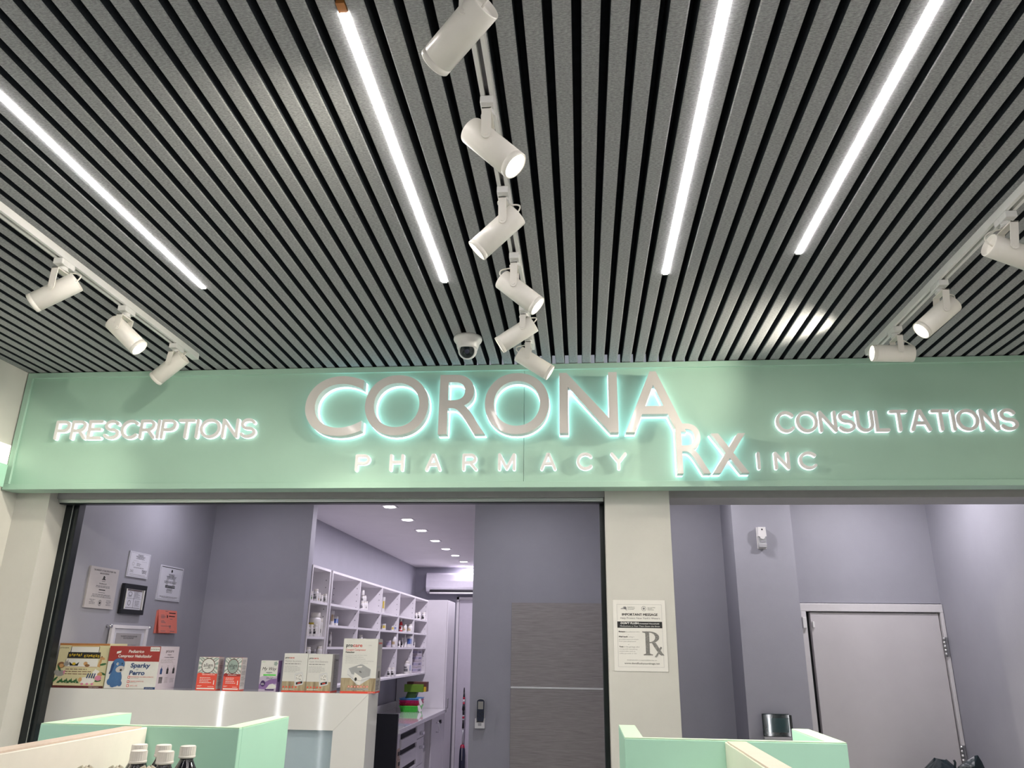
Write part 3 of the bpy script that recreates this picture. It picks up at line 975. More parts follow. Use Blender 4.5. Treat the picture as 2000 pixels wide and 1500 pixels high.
# ---- cartons on the counter
class Carton:
    """carton with its front lower left corner from the photo, standing on the counter"""
    def __init__(self, name, label, cat, pxl, pyb, pxr, pyt, depth, Y, mats, group=None, body=None):
        a, c = onY(pxl, pyb, Y), onY(pxr, pyb, Y)
        self.x0, self.x1, self.Y = a.x, c.x, Y
        self.w = self.x1 - self.x0
        self.h = onY((pxl + pxr) / 2, pyt, Y).z - CT
        self.d = depth
        self.t = thing(name, label, cat, (self.x0 + self.w / 2, Y + depth / 2, CT), group)
        MB().box(self.x0, self.x1, Y, Y + depth, CT + 0.0006, CT + self.h, 0, bevel=0.0012, seg=1).build('carton', body, self.t)
        self.f, self.s = MB(), MB()
        self.mats = mats
        self.layer = 0

    def P(self, u, v, lay=0):
        return Vector((self.x0 + u * self.w, self.Y - 0.0006 - 0.0004 * lay - 0.00003 * self.layer, CT + v * self.h))

    def Q(self, u, v, lay=0):
        return Vector((self.x1 + 0.0006 + 0.0004 * lay + 0.00003 * self.layer, self.Y + u * self.d, CT + v * self.h))

    def rect(self, u0, u1, v0, v1, m, lay=0, side=False):
        self.layer = (self.layer + 1) % 12
        g = self.Q if side else self.P
        (self.s if side else self.f).quad(g(u0, v0, lay), g(u1, v0, lay), g(u1, v1, lay), g(u0, v1, lay), m)

    def poly(self, pts, m, lay=0, side=False):
        self.layer = (self.layer + 1) % 12
        g = self.Q if side else self.P
        q = self.s if side else self.f
        q._face([q.bm.verts.new(g(u, v, lay)) for u, v in pts], m)

    def ell(self, u, v, ru, rv, m, lay=0, n=20, a=0.0, side=False):
        """ru, rv as fractions of width and height"""
        ca, sa = math.cos(a), math.sin(a)
        pts = []
        for i in range(n):
            x, y = ru * self.w * math.cos(2 * math.pi * i / n), rv * self.h * math.sin(2 * math.pi * i / n)
            pts.append((u + (x * ca - y * sa) / self.w, v + (x * sa + y * ca) / self.h))
        self.poly(pts, m, lay, side)

    def txt(self, s, u, v, size, m, lay=2, align='l', width=None, side=False, slant=0.0, bold=0.0):
        if side:
            self.s.text(s, self.Q(u, v, lay), Y_, Z_, size * self.h, m, align, width * self.d if width else None, slant, bold)
        else:
            self.f.text(s, self.P(u, v, lay), X_, Z_, size * self.h, m, align, width * self.w if width else None, slant, bold)

    def lines(self, u0, u1, v0, v1, n, m, lay=1, side=False, seed=1, th=0.35):
        """blocks of small unreadable print"""
        r = random.Random(seed)
        for i in range(n):
            v = v1 - (v1 - v0) * (i + 0.5) / n
            u = u0
            ue = u0 + (u1 - u0) * r.uniform(0.7, 1)
            hh = (v1 - v0) / n * th / 2
            while u < ue:
                q = min(ue, u + (u1 - u0) * r.uniform(0.06, 0.2))
                self.rect(u, q, v - hh, v + hh, m, lay, side)
                u = q + (u1 - u0) * 0.025

    def done(self):
        self.f.build('front_print', self.mats, self.t)
        if len(self.s.bm.verts):
            self.s.build('side_print', self.mats, self.t)
        else:
            self.s.bm.free()


YC = 4.95
# safari carton
m = [CREAM, OCHRE, MAROON, YELLOW, INK, LEAFP, FURP, GREYP, PINKPR, TAN, INKW, BLUED, PAPER]
c = Carton('nebulizer_carton', 'cream carton with jungle animals at the left end of the counter', 'box', 102, 1340, 201, 1256.5, 0.20, YC, m, body=CREAM)
c.rect(0, 1, 0.0, 0.045, 2)
c.rect(0, 1, 0.955, 1, 1)
c.rect(0.24, 0.80, 0.935, 0.965, 9, 1)
c.txt('procare', 0.02, 0.885, 0.035, 4, align='l', width=0.17)
c.poly([(0.2, 0.66), (0.24, 0.92), (0.80, 0.92), (0.84, 0.66)], 12, 0)
c.poly([(0.19, 0.66), (0.20, 0.80), (0.235, 0.80), (0.24, 0.93), (0.25, 0.93), (0.25, 0.80), (0.80, 0.80), (0.80, 0.93), (0.81, 0.93), (0.81, 0.80), (0.845, 0.80), (0.85, 0.66)], 4, 1)
for i, ch in enumerate('SAFARI'):
    c.txt(ch, 0.22 + i * 0.048, 0.70 + 0.02 * (i % 2), 0.055, 3, width=0.042 if ch != 'I' else 0.014, bold=0.02)
for i, ch in enumerate('EXPRESS'):
    c.txt(ch, 0.525 + i * 0.045, 0.685 + 0.012 * (i % 2), 0.055, 3, width=0.038, bold=0.02)
c.rect(0.19, 0.82, 0.47, 0.65, 12, 1)
c.rect(0.18, 0.82, 0.24, 0.47, 0, 1)
c.rect(0.17, 0.82, 0.462, 0.470, 1, 2)
c.lines(0.2, 0.75, 0.28, 0.44, 3, 2, 2, seed=3, th=0.28)
c.poly([(0.27, 0.49), (0.25, 0.58), (0.31, 0.53), (0.35, 0.55), (0.40, 0.53), (0.45, 0.58), (0.43, 0.49)], 4, 2)
c.ell(0.35, 0.535, 0.035, 0.03, 3, 3)
c.ell(0.58, 0.54, 0.04, 0.045, 9, 2); c.ell(0.62, 0.50, 0.05, 0.03, 6, 2)
# lion, donkey and elephant on the left, giraffe on the right, leaves and zebra train below
c.ell(0.10, 0.50, 0.075, 0.075, 6, 2); c.ell(0.11, 0.485, 0.045, 0.045, 9, 3)
c.ell(0.20, 0.53, 0.055, 0.05, 7, 2); c.poly([(0.17, 0.56), (0.165, 0.64), (0.195, 0.58)], 7, 2); c.poly([(0.20, 0.57), (0.225, 0.64), (0.23, 0.56)], 7, 2)
c.ell(0.10, 0.32, 0.095, 0.075, 7, 2); c.ell(0.02, 0.34, 0.035, 0.05, 7, 3); c.poly([(0.16, 0.36), (0.21, 0.40), (0.19, 0.27)], 8, 3)
c.poly([(0.82, 0.48), (0.86, 0.66), (0.90, 0.68), (0.88, 0.46)], 9, 2); c.ell(0.90, 0.665, 0.055, 0.03, 9, 3, a=-0.3); c.ell(0.885, 0.70, 0.012, 0.02, 6, 3)
for u, v, a in ((0.93, 0.53, 0.2), (0.95, 0.32, -0.3), (0.88, 0.16, 0.1), (0.03, 0.18, 0.8), (0.07, 0.43, 2.2)):
    c.ell(u, v, 0.065, 0.025, 5, 2, a=a)
for i in range(13):
    u = 0.10 + i * 0.032
    c.poly([(u - 0.035, 0.10 + 0.02 * (i % 3)), (u, 0.155 + 0.06 * ((i * 7) % 3) / 2), (u + 0.03, 0.10 + 0.02 * (i % 2))], 5, 2)
c.ell(0.66, 0.165, 0.16, 0.075, 12, 2); c.ell(0.82, 0.33, 0.07, 0.07, 12, 3); c.ell(0.90, 0.30, 0.05, 0.05, 9, 3); c.poly([(0.76, 0.35), (0.80, 0.43), (0.84, 0.38)], 12, 3)
for i in range(4):
    c.poly([(0.64 + 0.045 * i, 0.22), (0.665 + 0.045 * i, 0.33), (0.685 + 0.045 * i, 0.32), (0.665 + 0.045 * i, 0.21)], 11, 4)
c.ell(0.53, 0.18, 0.035, 0.05, 9, 4)
c.ell(0.88, 0.22, 0.065, 0.06, 8, 4)
for u in (0.58, 0.68, 0.78):
    c.ell(u, 0.085, 0.028, 0.026, 8, 5)
c.txt('Nebulizer Compressor', 0.72, 0.012, 0.02, 10, 1, width=0.20)
c.done()

# blue dog carton
m = [REDC, WCARD, INKW, BLUEC, BLUED, INK, PAPERL, INKR, LCARD, GREYP, BLUEP]
c = Carton('nebulizer_carton', 'red and white carton with a blue toy dog picture', 'box', 202.5, 1341, 303, 1262, 0.235, YC - 0.02, m, body=WCARD)
c.rect(0, 1, 0.64, 1, 0)
c.rect(0.80, 0.985, 0.885, 0.985, 1, 1)
c.txt('procare', 0.81, 0.915, 0.045, 5, width=0.165)
c.txt('Pediatrico', 0.53, 0.845, 0.07, 2, align='c', width=0.30, slant=0.15, bold=0.012)
c.txt('Compresor Nebulizador', 0.185, 0.735, 0.07, 2, width=0.66, slant=0.15, bold=0.012)
c.poly([(0.145, 0.815), (0.225, 0.84), (0.235, 0.89), (0.15, 0.87)], 1, 1)
c.txt('Sparky', 0.46, 0.50, 0.105, 4, width=0.38, bold=0.03, slant=0.12)
c.txt('el', 0.585, 0.435, 0.035, 4, width=0.03)
c.txt('Perro', 0.455, 0.325, 0.105, 4, width=0.30, bold=0.03, slant=0.12)
for i, (v, s_) in enumerate(((0.255, 'SUMINISTRO DE MEDICAMENTO'), (0.15, 'TIEMPO CORTO DE'), (0.055, '1 BOT Y DE'))):
    c.rect(0.44, 0.485, v - 0.012, v + 0.045, 7, 1)
    c.rect(0.45, 0.475, v, v + 0.033, 2, 2)
    c.txt(s_, 0.50, v + 0.012, 0.026, 7, width=(0.44, 0.26, 0.15)[i])
    c.lines(0.50, 0.66, v - 0.016, v + 0.004, 1, 9, 1, seed=i)
c.rect(0.79, 1.0, 0.0, 0.048, 4, 1)
c.txt('2 años de garantía', 0.81, 0.014, 0.02, 2, width=0.15)
# sitting blue dog: body, paws, head, ear, muzzle
c.ell(0.20, 0.24, 0.125, 0.20, 3, 2); c.ell(0.20, 0.37, 0.10, 0.14, 3, 3)
c.ell(0.17, 0.085, 0.055, 0.055, 3, 4); c.ell(0.30, 0.12, 0.045, 0.065, 3, 4); c.ell(0.10, 0.16, 0.055, 0.08, 3, 3)
c.ell(0.22, 0.56, 0.125, 0.15, 3, 5)
c.poly([(0.115, 0.63), (0.085, 0.56), (0.075, 0.42), (0.055, 0.345), (0.085, 0.33), (0.115, 0.40), (0.145, 0.55)], 4, 6)
c.ell(0.265, 0.455, 0.085, 0.075, 6, 6, a=0.25); c.ell(0.285, 0.435, 0.022, 0.028, 5, 7)
c.ell(0.205, 0.575, 0.022, 0.03, 2, 6); c.ell(0.21, 0.575, 0.011, 0.018, 5, 7); c.ell(0.292, 0.585, 0.010, 0.022, 5, 7)
c.rect(0, 1, 0.0, 1, 8, 0, side=True)
c.txt('procare', 0.5, 0.86, 0.075, 5, align='c', width=0.42, side=True)
c.txt('Pediatric', 0.5, 0.79, 0.03, 5, align='c', width=0.2, side=True)
c.txt('Compressor Nebulizer', 0.5, 0.73, 0.03, 5, align='c', width=0.5, side=True)
c.lines(0.08, 0.95, 0.60, 0.70, 4, 9, 1, side=True, seed=5)
for i, mm in enumerate((4, 5, 5)):
    u = 0.18 + 0.33 * i
    c.ell(u, 0.43, 0.03, 0.085, mm, 1, side=True)
    c.rect(u - 0.055, u + 0.055, 0.345, 0.47, mm, 1, side=True)
    c.rect(u - 0.04, u + 0.04, 0.53, 0.54, 9, 1, side=True)
for i in range(14):
    c.rect(0.11 + i * 0.014, 0.118 + i * 0.014, 0.13, 0.28, 5, 1, side=True)
c.lines(0.42, 0.62, 0.13, 0.27, 5, 9, 1, side=True, seed=8)
c.lines(0.7, 0.95, 0.13, 0.24, 4, 9, 1, side=True, seed=9)
c.done()

# two probiotic cartons
for i, (pl, pr_, pt, fm, lab) in enumerate(((381.6, 420.3, 1283.2, WCARD, 'left one of the two coral cartons with a round badge'), (433.5, 466.3, 1284.4, SAGEC, 'right one of the two coral cartons with a round badge'))):
    m = [CORAL, fm, SAGEC if i == 0 else WCARD, INK, REDC, INKW, BROWN, PAPERL, GCARD]
    c = Carton('probiotic_carton', lab, 'box', pl, 1346.3, pr_, pt, 0.075, YC + 0.005, m, 'coral probiotic cartons', body=CORAL)
    c.rect(0, 1, 0.0, 0.47, 0)
    c.rect(0, 1, 0.47, 1, 1)
    for k in range(16):
        a0 = 2 * math.pi * (k + 0.2) / 16
        a1 = 2 * math.pi * (k + 0.75) / 16
        pts = [(0.5 + 0.30 * math.cos(a0), 0.74 + 0.19 * math.sin(a0)), (0.5 + 0.30 * math.cos(a1), 0.74 + 0.19 * math.sin(a1))]
        q = []
        for a in (a1, a0):
            rr = 0.72
            u, v = 0.5 + rr * math.cos(a), 0.74 + rr * 0.62 * math.sin(a)
            q.append((min(0.99, max(0.01, u)), min(0.99, max(0.48, v))))
        c.poly(pts + q, 2, 1)
    c.ell(0.5, 0.735, 0.345, 0.235, 6, 2)
    c.ell(0.5, 0.735, 0.315, 0.212, 1, 3)
    c.txt('align', 0.5, 0.705, 0.115, 3, 4, 'c', width=0.48)
    c.txt('PROBIOTIC', 0.5, 0.645, 0.022, 3, 4, 'c', width=0.30, bold=0.02)
    c.ell(0.13, 0.47, 0.13, 0.055, 4 if i else 0, 2)
    c.rect(0.15, 1, 0.43, 0.50, 4 if i else 0, 2)
    c.lines(0.25, 0.92, 0.445, 0.485, 1, 5, 3, seed=2 + i)
    c.lines(0.15, 0.78, 0.20, 0.40, 4, 5, 2, seed=12 + i, th=0.3)
    c.rect(0.86, 0.90, 0.17, 0.30, 5, 2)
    c.lines(0.06, 0.3, 0.10, 0.15, 2, 5, 2, seed=22 + i)
    c.lines(0.6, 0.94, 0.09, 0.12, 1, 5, 2, seed=24 + i)
    c.rect(0.05, 0.95, 0.03, 0.065, 5, 2)
    c.rect(0, 1, 0.03, 1, 8 if i == 0 else 7, 0, side=True)
    for q in range(5):
        c.lines(0.12, 0.9, 0.12 + q * 0.17, 0.26 + q * 0.17, 5, 3, 1, side=True, seed=30 + q + i, th=0.3)
    c.done()

# small violet carton
m = [LAV, WCARD, VIOLET, VIOLETD, INK, GREENP, SAGEC, INKW, INKG]
c = Carton('medicine_carton', 'small white and violet carton with handwriting style title', 'box', 504.6, 1347, 538.4, 1290, 0.062, YC + 0.008, m, body=LCARD)
c.rect(0, 1, 0, 1, 0)
c.poly([(0, 0.45), (0.3, 0.52), (0.6, 0.42), (1, 0.5), (1, 1), (0, 1)], 1, 1)
c.poly([(0, 0.22), (0.35, 0.30), (0.6, 0.38), (1, 0.42), (1, 0.25), (0.75, 0.22), (0.4, 0.06), (0, 0.08)], 2, 2)
c.poly([(0.42, 0.08), (0.6, 0.22), (0.8, 0.25), (1, 0.18), (1, 0.1)], 1, 3)
c.ell(0.22, 0.25, 0.14, 0.10, 3, 4)
c.lines(0.13, 0.31, 0.2, 0.27, 3, 7, 5, seed=4)
c.txt('My Way', 0.10, 0.68, 0.11, 4, 4, width=0.80, slant=0.3)
c.rect(0.35, 0.70, 0.60, 0.615, 4, 4)
c.lines(0.42, 0.62, 0.565, 0.59, 1, 8, 4, seed=6)
c.rect(0.2, 0.93, 0.505, 0.55, 5, 4)
c.lines(0.4, 0.9, 0.39, 0.48, 2, 3, 4, seed=7)
c.lines(0.06, 0.3, 0.94, 0.965, 1, 5, 4, seed=8)
for k in range(5):
    a = k * 1.256
    c.ell(0.86 + 0.06 * math.cos(a), 0.90 + 0.04 * math.sin(a), 0.055, 0.03, 6, 4, a=a)
c.rect(0.38, 0.9, 0.03, 0.07, 3, 4)
c.rect(0, 1, 0, 1, 2, 0, side=True)
c.ell(0.5, 0.45, 0.4, 0.16, 3, 1, side=True)
c.done()


# three cartons with the wood floor print
def wood_carton(lab, pl, pyb, pr_, pt, depth, y, kind):
    m = [WCARD, WOODP, CORAL, INK, INKR, INKG, GCARD, INKW, INKL, mat('mid_grey_print', (0.33, 0.34, 0.35), 0.6, noise=0.05), mat('pale_device_print', (0.60, 0.61, 0.62), 0.5, noise=0.05), PAPER]
    c = Carton('device_carton', lab, 'box', pl, pyb, pr_, pt, depth, y, m, 'white device cartons with a wood floor print', body=GCARD)
    c.rect(0, 1, 0, 1, 0)
    c.rect(0, 1, 0.0, 0.27, 1, 1)
    c.rect(0, 1, 0.0, 0.03, 2, 2)
    c.rect(0, 1, 0.03, 0.97, 6, 0, side=True)
    c.rect(0, 1, 0.0, 0.03, 4, 1, side=True)
    if kind == 'monitor':
        t1, t2 = lab_t[pl]
        c.txt('pro', 0.05, 0.865, 0.05, 3, 3, width=0.15, bold=0.015)
        c.txt('care', 0.21, 0.865, 0.05, 4, 3, width=0.22, bold=0.01)
        c.txt(t1, 0.05, 0.775, 0.05, 8, 3, width=t2)
        c.lines(0.05, 0.9, 0.70, 0.75, 1, 5, 2, seed=3, th=0.3)
        c.lines(0.05, 0.75, 0.50, 0.68, 5, 8, 2, seed=4, th=0.25)
        c.poly([(0.50, 0.44), (0.52, 0.47), (0.80, 0.52), (0.84, 0.50), (0.90, 0.22), (0.87, 0.19), (0.58, 0.15), (0.54, 0.17)], 10, 3)
        c.poly([(0.55, 0.43), (0.80, 0.47), (0.83, 0.31), (0.58, 0.27)], 11, 4)
        rr = random.Random(5)
        for q in range(16):
            u, v = rr.uniform(0.58, 0.78), rr.uniform(0.30, 0.43)
            c.rect(u, u + 0.025, v, v + 0.018, 5, 5)
        c.poly([(0.59, 0.245), (0.85, 0.28), (0.865, 0.225), (0.60, 0.185)], 3, 4)
        c.poly([(0.66, 0.235), (0.78, 0.25), (0.785, 0.225), (0.665, 0.21)], 4, 5)
        for q in range(5):
            c.ell(0.08 + 0.13 * q, 0.125, 0.035, 0.022, 2, 3)
        c.lines(0.05, 0.65, 0.045, 0.09, 1, 11, 3, seed=3)
        c.lines(0.25, 0.8, 0.08, 0.88, 26, 5, 1, side=True, seed=7, th=0.3)
        c.txt('BP3', 0.55, 0.82, 0.03, 3, 2, side=True, width=0.3, bold=0.02)
    else:
        c.txt('pro', 0.08, 0.845, 0.066, 3, 3, width=0.19, bold=0.015)
        c.txt('care', 0.28, 0.845, 0.066, 4, 3, width=0.27, bold=0.01)
        c.txt('1-0045', 0.72, 0.865, 0.02, 8, 3, width=0.10)
        c.txt('Compact Compressor', 0.08, 0.775, 0.036, 4, 3, width=0.58)
        c.txt('Nebulizer', 0.08, 0.73, 0.036, 3, 3, width=0.26, bold=0.01)
        for q, s_ in enumerate(('For treating the upper and lower airways', 'Nebulization of liquid medications', 'High production of respirable particles', 'High nebulization concentration in small breathing times', 'Low medication residue for maximum use')):
            c.txt(s_, 0.085, 0.685 - q * 0.036, 0.017, 9, 3, width=(0.62, 0.52, 0.58, 0.82, 0.66)[q])
        # compressor drawing
        c.poly([(0.17, 0.33), (0.16, 0.40), (0.20, 0.45), (0.53, 0.53), (0.60, 0.525), (0.84, 0.44), (0.86, 0.41), (0.84, 0.27), (0.55, 0.145), (0.47, 0.15)], 10, 3)
        c.poly([(0.20, 0.445), (0.54, 0.525), (0.60, 0.52), (0.84, 0.43), (0.82, 0.31), (0.62, 0.27), (0.40, 0.33), (0.30, 0.34)], 9, 4)
        c.poly([(0.38, 0.375), (0.60, 0.28), (0.56, 0.155), (0.50, 0.152), (0.36, 0.25)], 11, 5)
        c.ell(0.425, 0.25, 0.035, 0.034, 3, 6)
        c.poly([(0.44, 0.462), (0.46, 0.485), (0.60, 0.495), (0.57, 0.465)], 11, 5)
        c.rect(0.61, 0.67, 0.405, 0.43, 8, 5)
        c.ell(0.545, 0.385, 0.04, 0.015, 5, 5, a=-0.5)
        c.poly([(0.18, 0.335), (0.37, 0.245), (0.55, 0.215), (0.83, 0.27), (0.83, 0.277), (0.55, 0.223), (0.37, 0.253), (0.18, 0.343)], 8, 6)
        for q in range(7):
            c.ell(0.24 + 0.088 * q, 0.115, 0.028, 0.018, 2, 4)
            c.ell(0.24 + 0.088 * q, 0.113, 0.012, 0.012, 11, 5)
        c.rect(0.19, 0.80, 0.055, 0.085, 6, 4)
        c.lines(0.2, 0.8, 0.055, 0.085, 1, 5, 5, seed=3)
        c.txt('procare.com', 0.80, 0.006, 0.016, 11, 4, width=0.15)
        c.txt('procare', 0.15, 0.905, 0.045, 4, 2, width=0.72, side=True, bold=0.02)
        c.lines(0.15, 0.85, 0.52, 0.87, 14, 9, 1, side=True, seed=3, th=0.3)
        for q in range(8):
            c.rect(0.35 + q * 0.055, 0.375 + q * 0.055, 0.275, 0.40, 3, 1, side=True)
        c.rect(0.12, 0.9, 0.455, 0.5, 9, 1, side=True)
        c.lines(0.1, 0.85, 0.055, 0.23, 7, 3, 1, side=True, seed=6, th=0.4)
    c.done()


lab_t = {548.8: ('Monitor de presión', 0.70), 596.3: ('Upper Arm Electronic', 0.78)}
wood_carton('white blood pressure monitor carton, left of the pair touching each other', 548.8, 1350.3, 595.6, 1276, 0.15, YC + 0.005, 'monitor')
wood_carton('white blood pressure monitor carton, right of the pair touching each other', 596.3, 1350.6, 644.3, 1277.3, 0.135, YC + 0.005, 'monitor')
wood_carton('tallest white carton with a grey compressor picture, at the right end of the counter', 664, 1351.3, 732.3, 1247.3, 0.11, YC + 0.01, 'neb')

# ================================================================== CERTIFICATES ON THE LEFT SIDE WALL
# the wall face is x = -3.4; u runs along +y (to the right seen from the shop), v up
XW = -3.4


def wall_paper(name, label, cat, y0, y1, z0, z1, m_body, draw, th=0.004, tilt=0.0, mats=None, group='certificates on the side wall'):
    t = thing(name, label, cat, (XW + th / 2, (y0 + y1) / 2, z0), group)
    b = MB().box(XW + 0.001, XW + 0.001 + th, y0, y1, z0, z1, 0)
    if tilt:
        for v in b.bm.verts:
            v.co.x += (z1 - v.co.z) * tilt
    b.build('sheet', m_body, t)
    pr_ = MB()

    def g(u, v, lay=1):
        z = z0 + v * (z1 - z0)
        return Vector((XW + 0.0012 + th + 0.0004 * lay + (z1 - z) * tilt, y0 + u * (y1 - y0), z))
    draw(pr_, g, y1 - y0, z1 - z0)
    pr_.build('print', mats or [INK, INKG, INKL, mat('faint_seal_ink', (0.42, 0.42, 0.46), 0.8, noise=0.04)], t)
    return t


def pbar(pm, g, u0, u1, v, th, m):
    pm.quad(g(u0, v - th / 2), g(u1, v - th / 2), g(u1, v + th / 2), g(u0, v + th / 2), m)


def plines(pm, g, u0, u1, v0, v1, n, m, seed, centre=True, th=0.4):
    r = random.Random(seed)
    for i in range(n):
        v = v1 - (v1 - v0) * (i + 0.5) / n
        f = r.uniform(0.5, 1.0)
        c = (u0 + u1) / 2
        a, bb = (c - (u1 - u0) / 2 * f, c + (u1 - u0) / 2 * f) if centre else (u0, u0 + (u1 - u0) * f)
        u = a
        while u < bb:
            q = min(bb, u + r.uniform(0.03, 0.10))
            pbar(pm, g, u, q, v, (v1 - v0) / n * th, m)
            u = q + 0.012


def pring(pm, g, u, v, ru, rv, m, n=20, w=0.75):
    for i in range(n):
        a, c_ = 2 * math.pi * i / n, 2 * math.pi * (i + 1) / n
        pm.quad(g(u + ru * math.cos(a), v + rv * math.sin(a)), g(u + ru * math.cos(c_), v + rv * math.sin(c_)), g(u + w * ru * math.cos(c_), v + w * rv * math.sin(c_)), g(u + w * ru * math.cos(a), v + w * rv * math.sin(a)), m)


def ptext(pm, g, s, u, v, size, width, wy, m):
    pm.text(s, g(u, v), Y_, Z_, size, m, 'c', width * wy)


def cert1(pm, g, wy, hz):
    ptext(pm, g, 'THE UNIVERSITY OF THE STATE OF NEW YORK', 0.5, 0.90, 0.028 * hz / 0.28 * 0.45, 0.78, wy, 0)
    ptext(pm, g, 'EDUCATION DEPARTMENT', 0.5, 0.835, 0.010, 0.32, wy, 0)
    pring(pm, g, 0.5, 0.75, 0.035, 0.045, 0, w=0.2)
    pbar(pm, g, 0.43, 0.57, 0.71, 0.018, 0)
    pbar(pm, g, 0.44, 0.56, 0.665, 0.010, 1)
    ptext(pm, g, 'PHARMACIST', 0.5, 0.585, 0.009, 0.26, wy, 0)
    plines(pm, g, 0.12, 0.9, 0.50, 0.56, 2, 1, 3)
    pbar(pm, g, 0.39, 0.61, 0.45, 0.02, 0)
    pbar(pm, g, 0.38, 0.62, 0.385, 0.010, 1)
    plines(pm, g, 0.12, 0.9, 0.26, 0.35, 3, 1, 5)
    pring(pm, g, 0.5, 0.135, 0.055, 0.075, 1)
    pring(pm, g, 0.5, 0.135, 0.025, 0.035, 0, w=0.1)
    plines(pm, g, 0.12, 0.34, 0.09, 0.22, 4, 1, 6)
    plines(pm, g, 0.68, 0.92, 0.08, 0.22, 4, 1, 7)


def cert2(pm, g, wy, hz):
    for u0, u1, v0, v1 in ((0.03, 0.97, 0.955, 0.962), (0.03, 0.97, 0.04, 0.047), (0.03, 0.04, 0.04, 0.96), (0.96, 0.97, 0.04, 0.96)):
        pm.quad(g(u0, v0), g(u1, v0), g(u1, v1), g(u0, v1), 1)
    plines(pm, g, 0.3, 0.74, 0.72, 0.92, 6, 0, 3)
    pbar(pm, g, 0.2, 0.45, 0.65, 0.01, 2); pbar(pm, g, 0.6, 0.85, 0.65, 0.01, 2)
    pring(pm, g, 0.22, 0.52, 0.05, 0.07, 2)
    plines(pm, g, 0.38, 0.62, 0.45, 0.58, 4, 1, 8, False)
    plines(pm, g, 0.1, 0.9, 0.36, 0.41, 2, 1, 4)
    plines(pm, g, 0.65, 0.93, 0.18, 0.33, 5, 0, 6)
    plines(pm, g, 0.1, 0.3, 0.18, 0.28, 3, 1, 6)
    plines(pm, g, 0.08, 0.92, 0.08, 0.13, 2, 2, 6)


def cert3(pm, g, wy, hz):
    pbar(pm, g, 0.06, 0.96, 0.955, 0.018, 0)
    for u0, u1, v0, v1 in ((0.03, 0.97, 0.03, 0.036), (0.03, 0.037, 0.03, 0.96), (0.963, 0.97, 0.03, 0.96)):
        pm.quad(g(u0, v0), g(u1, v0), g(u1, v1), g(u0, v1), 1)
    pring(pm, g, 0.5, 0.86, 0.035, 0.045, 0, w=0.1)
    pring(pm, g, 0.5, 0.53, 0.20, 0.24, 3, w=0.55)
    plines(pm, g, 0.3, 0.72, 0.62, 0.78, 5, 0, 3)
    plines(pm, g, 0.08, 0.92, 0.50, 0.57, 2, 0, 4)
    pbar(pm, g, 0.3, 0.72, 0.425, 0.025, 0); pbar(pm, g, 0.3, 0.72, 0.385, 0.025, 0)
    plines(pm, g, 0.35, 0.65, 0.22, 0.33, 4, 1, 5)
    plines(pm, g, 0.08, 0.94, 0.07, 0.13, 3, 1, 6)


wall_paper('certificate', 'cream university certificate, leftmost on the lilac side wall', 'certificate', 5.155, 5.495, 0.221, 0.500, PAPERL, cert1, 0.012)
wall_paper('certificate', 'highest white certificate on the lilac side wall above the black frame', 'certificate', 5.600, 5.893, 0.468, 0.655, PAPERC, cert2, 0.008)
wall_paper('certificate', 'white certificate with a faint oval seal, rightmost on the side wall', 'certificate', 6.065, 6.443, 0.325, 0.600, PAPERC, cert3, 0.006)


def pinkd(pm, g, wy, hz):
    pbar(pm, g, 0.55, 0.92, 0.88, 0.04, 0); pbar(pm, g, 0.55, 0.88, 0.74, 0.04, 0); pbar(pm, g, 0.35, 0.5, 0.95, 0.02, 1)
    plines(pm, g, 0.12, 0.42, 0.62, 0.80, 3, 1, 3, False)
    pring(pm, g, 0.46, 0.72, 0.03, 0.07, 0, w=0.2)
    pbar(pm, g, 0.6, 0.75, 0.62, 0.02, 1)
    plines(pm, g, 0.12, 0.4, 0.42, 0.55, 3, 1, 4, False)
    pbar(pm, g, 0.1, 0.65, 0.30, 0.015, 1); plines(pm, g, 0.5, 0.7, 0.2, 0.34, 3, 1, 7)
    pbar(pm, g, 0.1, 0.35, 0.08, 0.02, 1); pbar(pm, g, 0.6, 0.85, 0.08, 0.02, 1)


o = wall_paper('paper_slip', 'folded salmon pink papers pinned to the lilac side wall', 'paper', 6.14, 6.43, 0.075, 0.252, PINK, pinkd, 0.006, tilt=0.16, group='papers on the side wall')
MB().box(XW + 0.001, XW + 0.004, 6.12, 6.37, 0.07, 0.245).build('under_sheet', PINK, o)
# black framed certificate
t = thing('picture_frame', 'small certificate in a black and silver frame on the lilac side wall', 'frame', (XW + 0.02, 5.72, 0.195))
y0, y1, z0, z1 = 5.575, 5.885, 0.198, 0.415
for q in ((y0, y1, z1 - 0.035, z1), (y0, y1, z0, z0 + 0.035), (y0, y0 + 0.03, z0 + 0.035, z1 - 0.035), (y1 - 0.03, y1, z0 + 0.035, z1 - 0.035)):
    MB().box(XW + 0.002, XW + 0.028, *q, 0, bevel=0.003).build('frame_rail', PLB, t)
for yy in (y0 + 0.0305, y1 - 0.0425):
    MB().box(XW + 0.018, XW + 0.030, yy, yy + 0.012, z0 + 0.036, z1 - 0.036).build('silver_bead', PAPER, t, label='silver bead inside the black frame')
MB().box(XW + 0.002, XW + 0.018, y0 + 0.030, y1 - 0.030, z0 + 0.035, z1 - 0.035).build('backing_sheet', PAPERC, t)
pm = MB()
g = lambda u, v: Vector((XW + 0.0185, y0 + 0.055 + u * (y1 - y0 - 0.11), z0 + 0.04 + v * (z1 - z0 - 0.08)))
pbar(pm, g, 0, 1, 0.97, 0.04, 3)
pbar(pm, g, 0, 1, 0.54, 0.012, 0); pbar(pm, g, 0.515, 0.53, 0.5, 0.9, 0)
pring(pm, g, 0.25, 0.78, 0.13, 0.11, 1); plines(pm, g, 0.05, 0.45, 0.6, 0.7, 2, 1, 3)
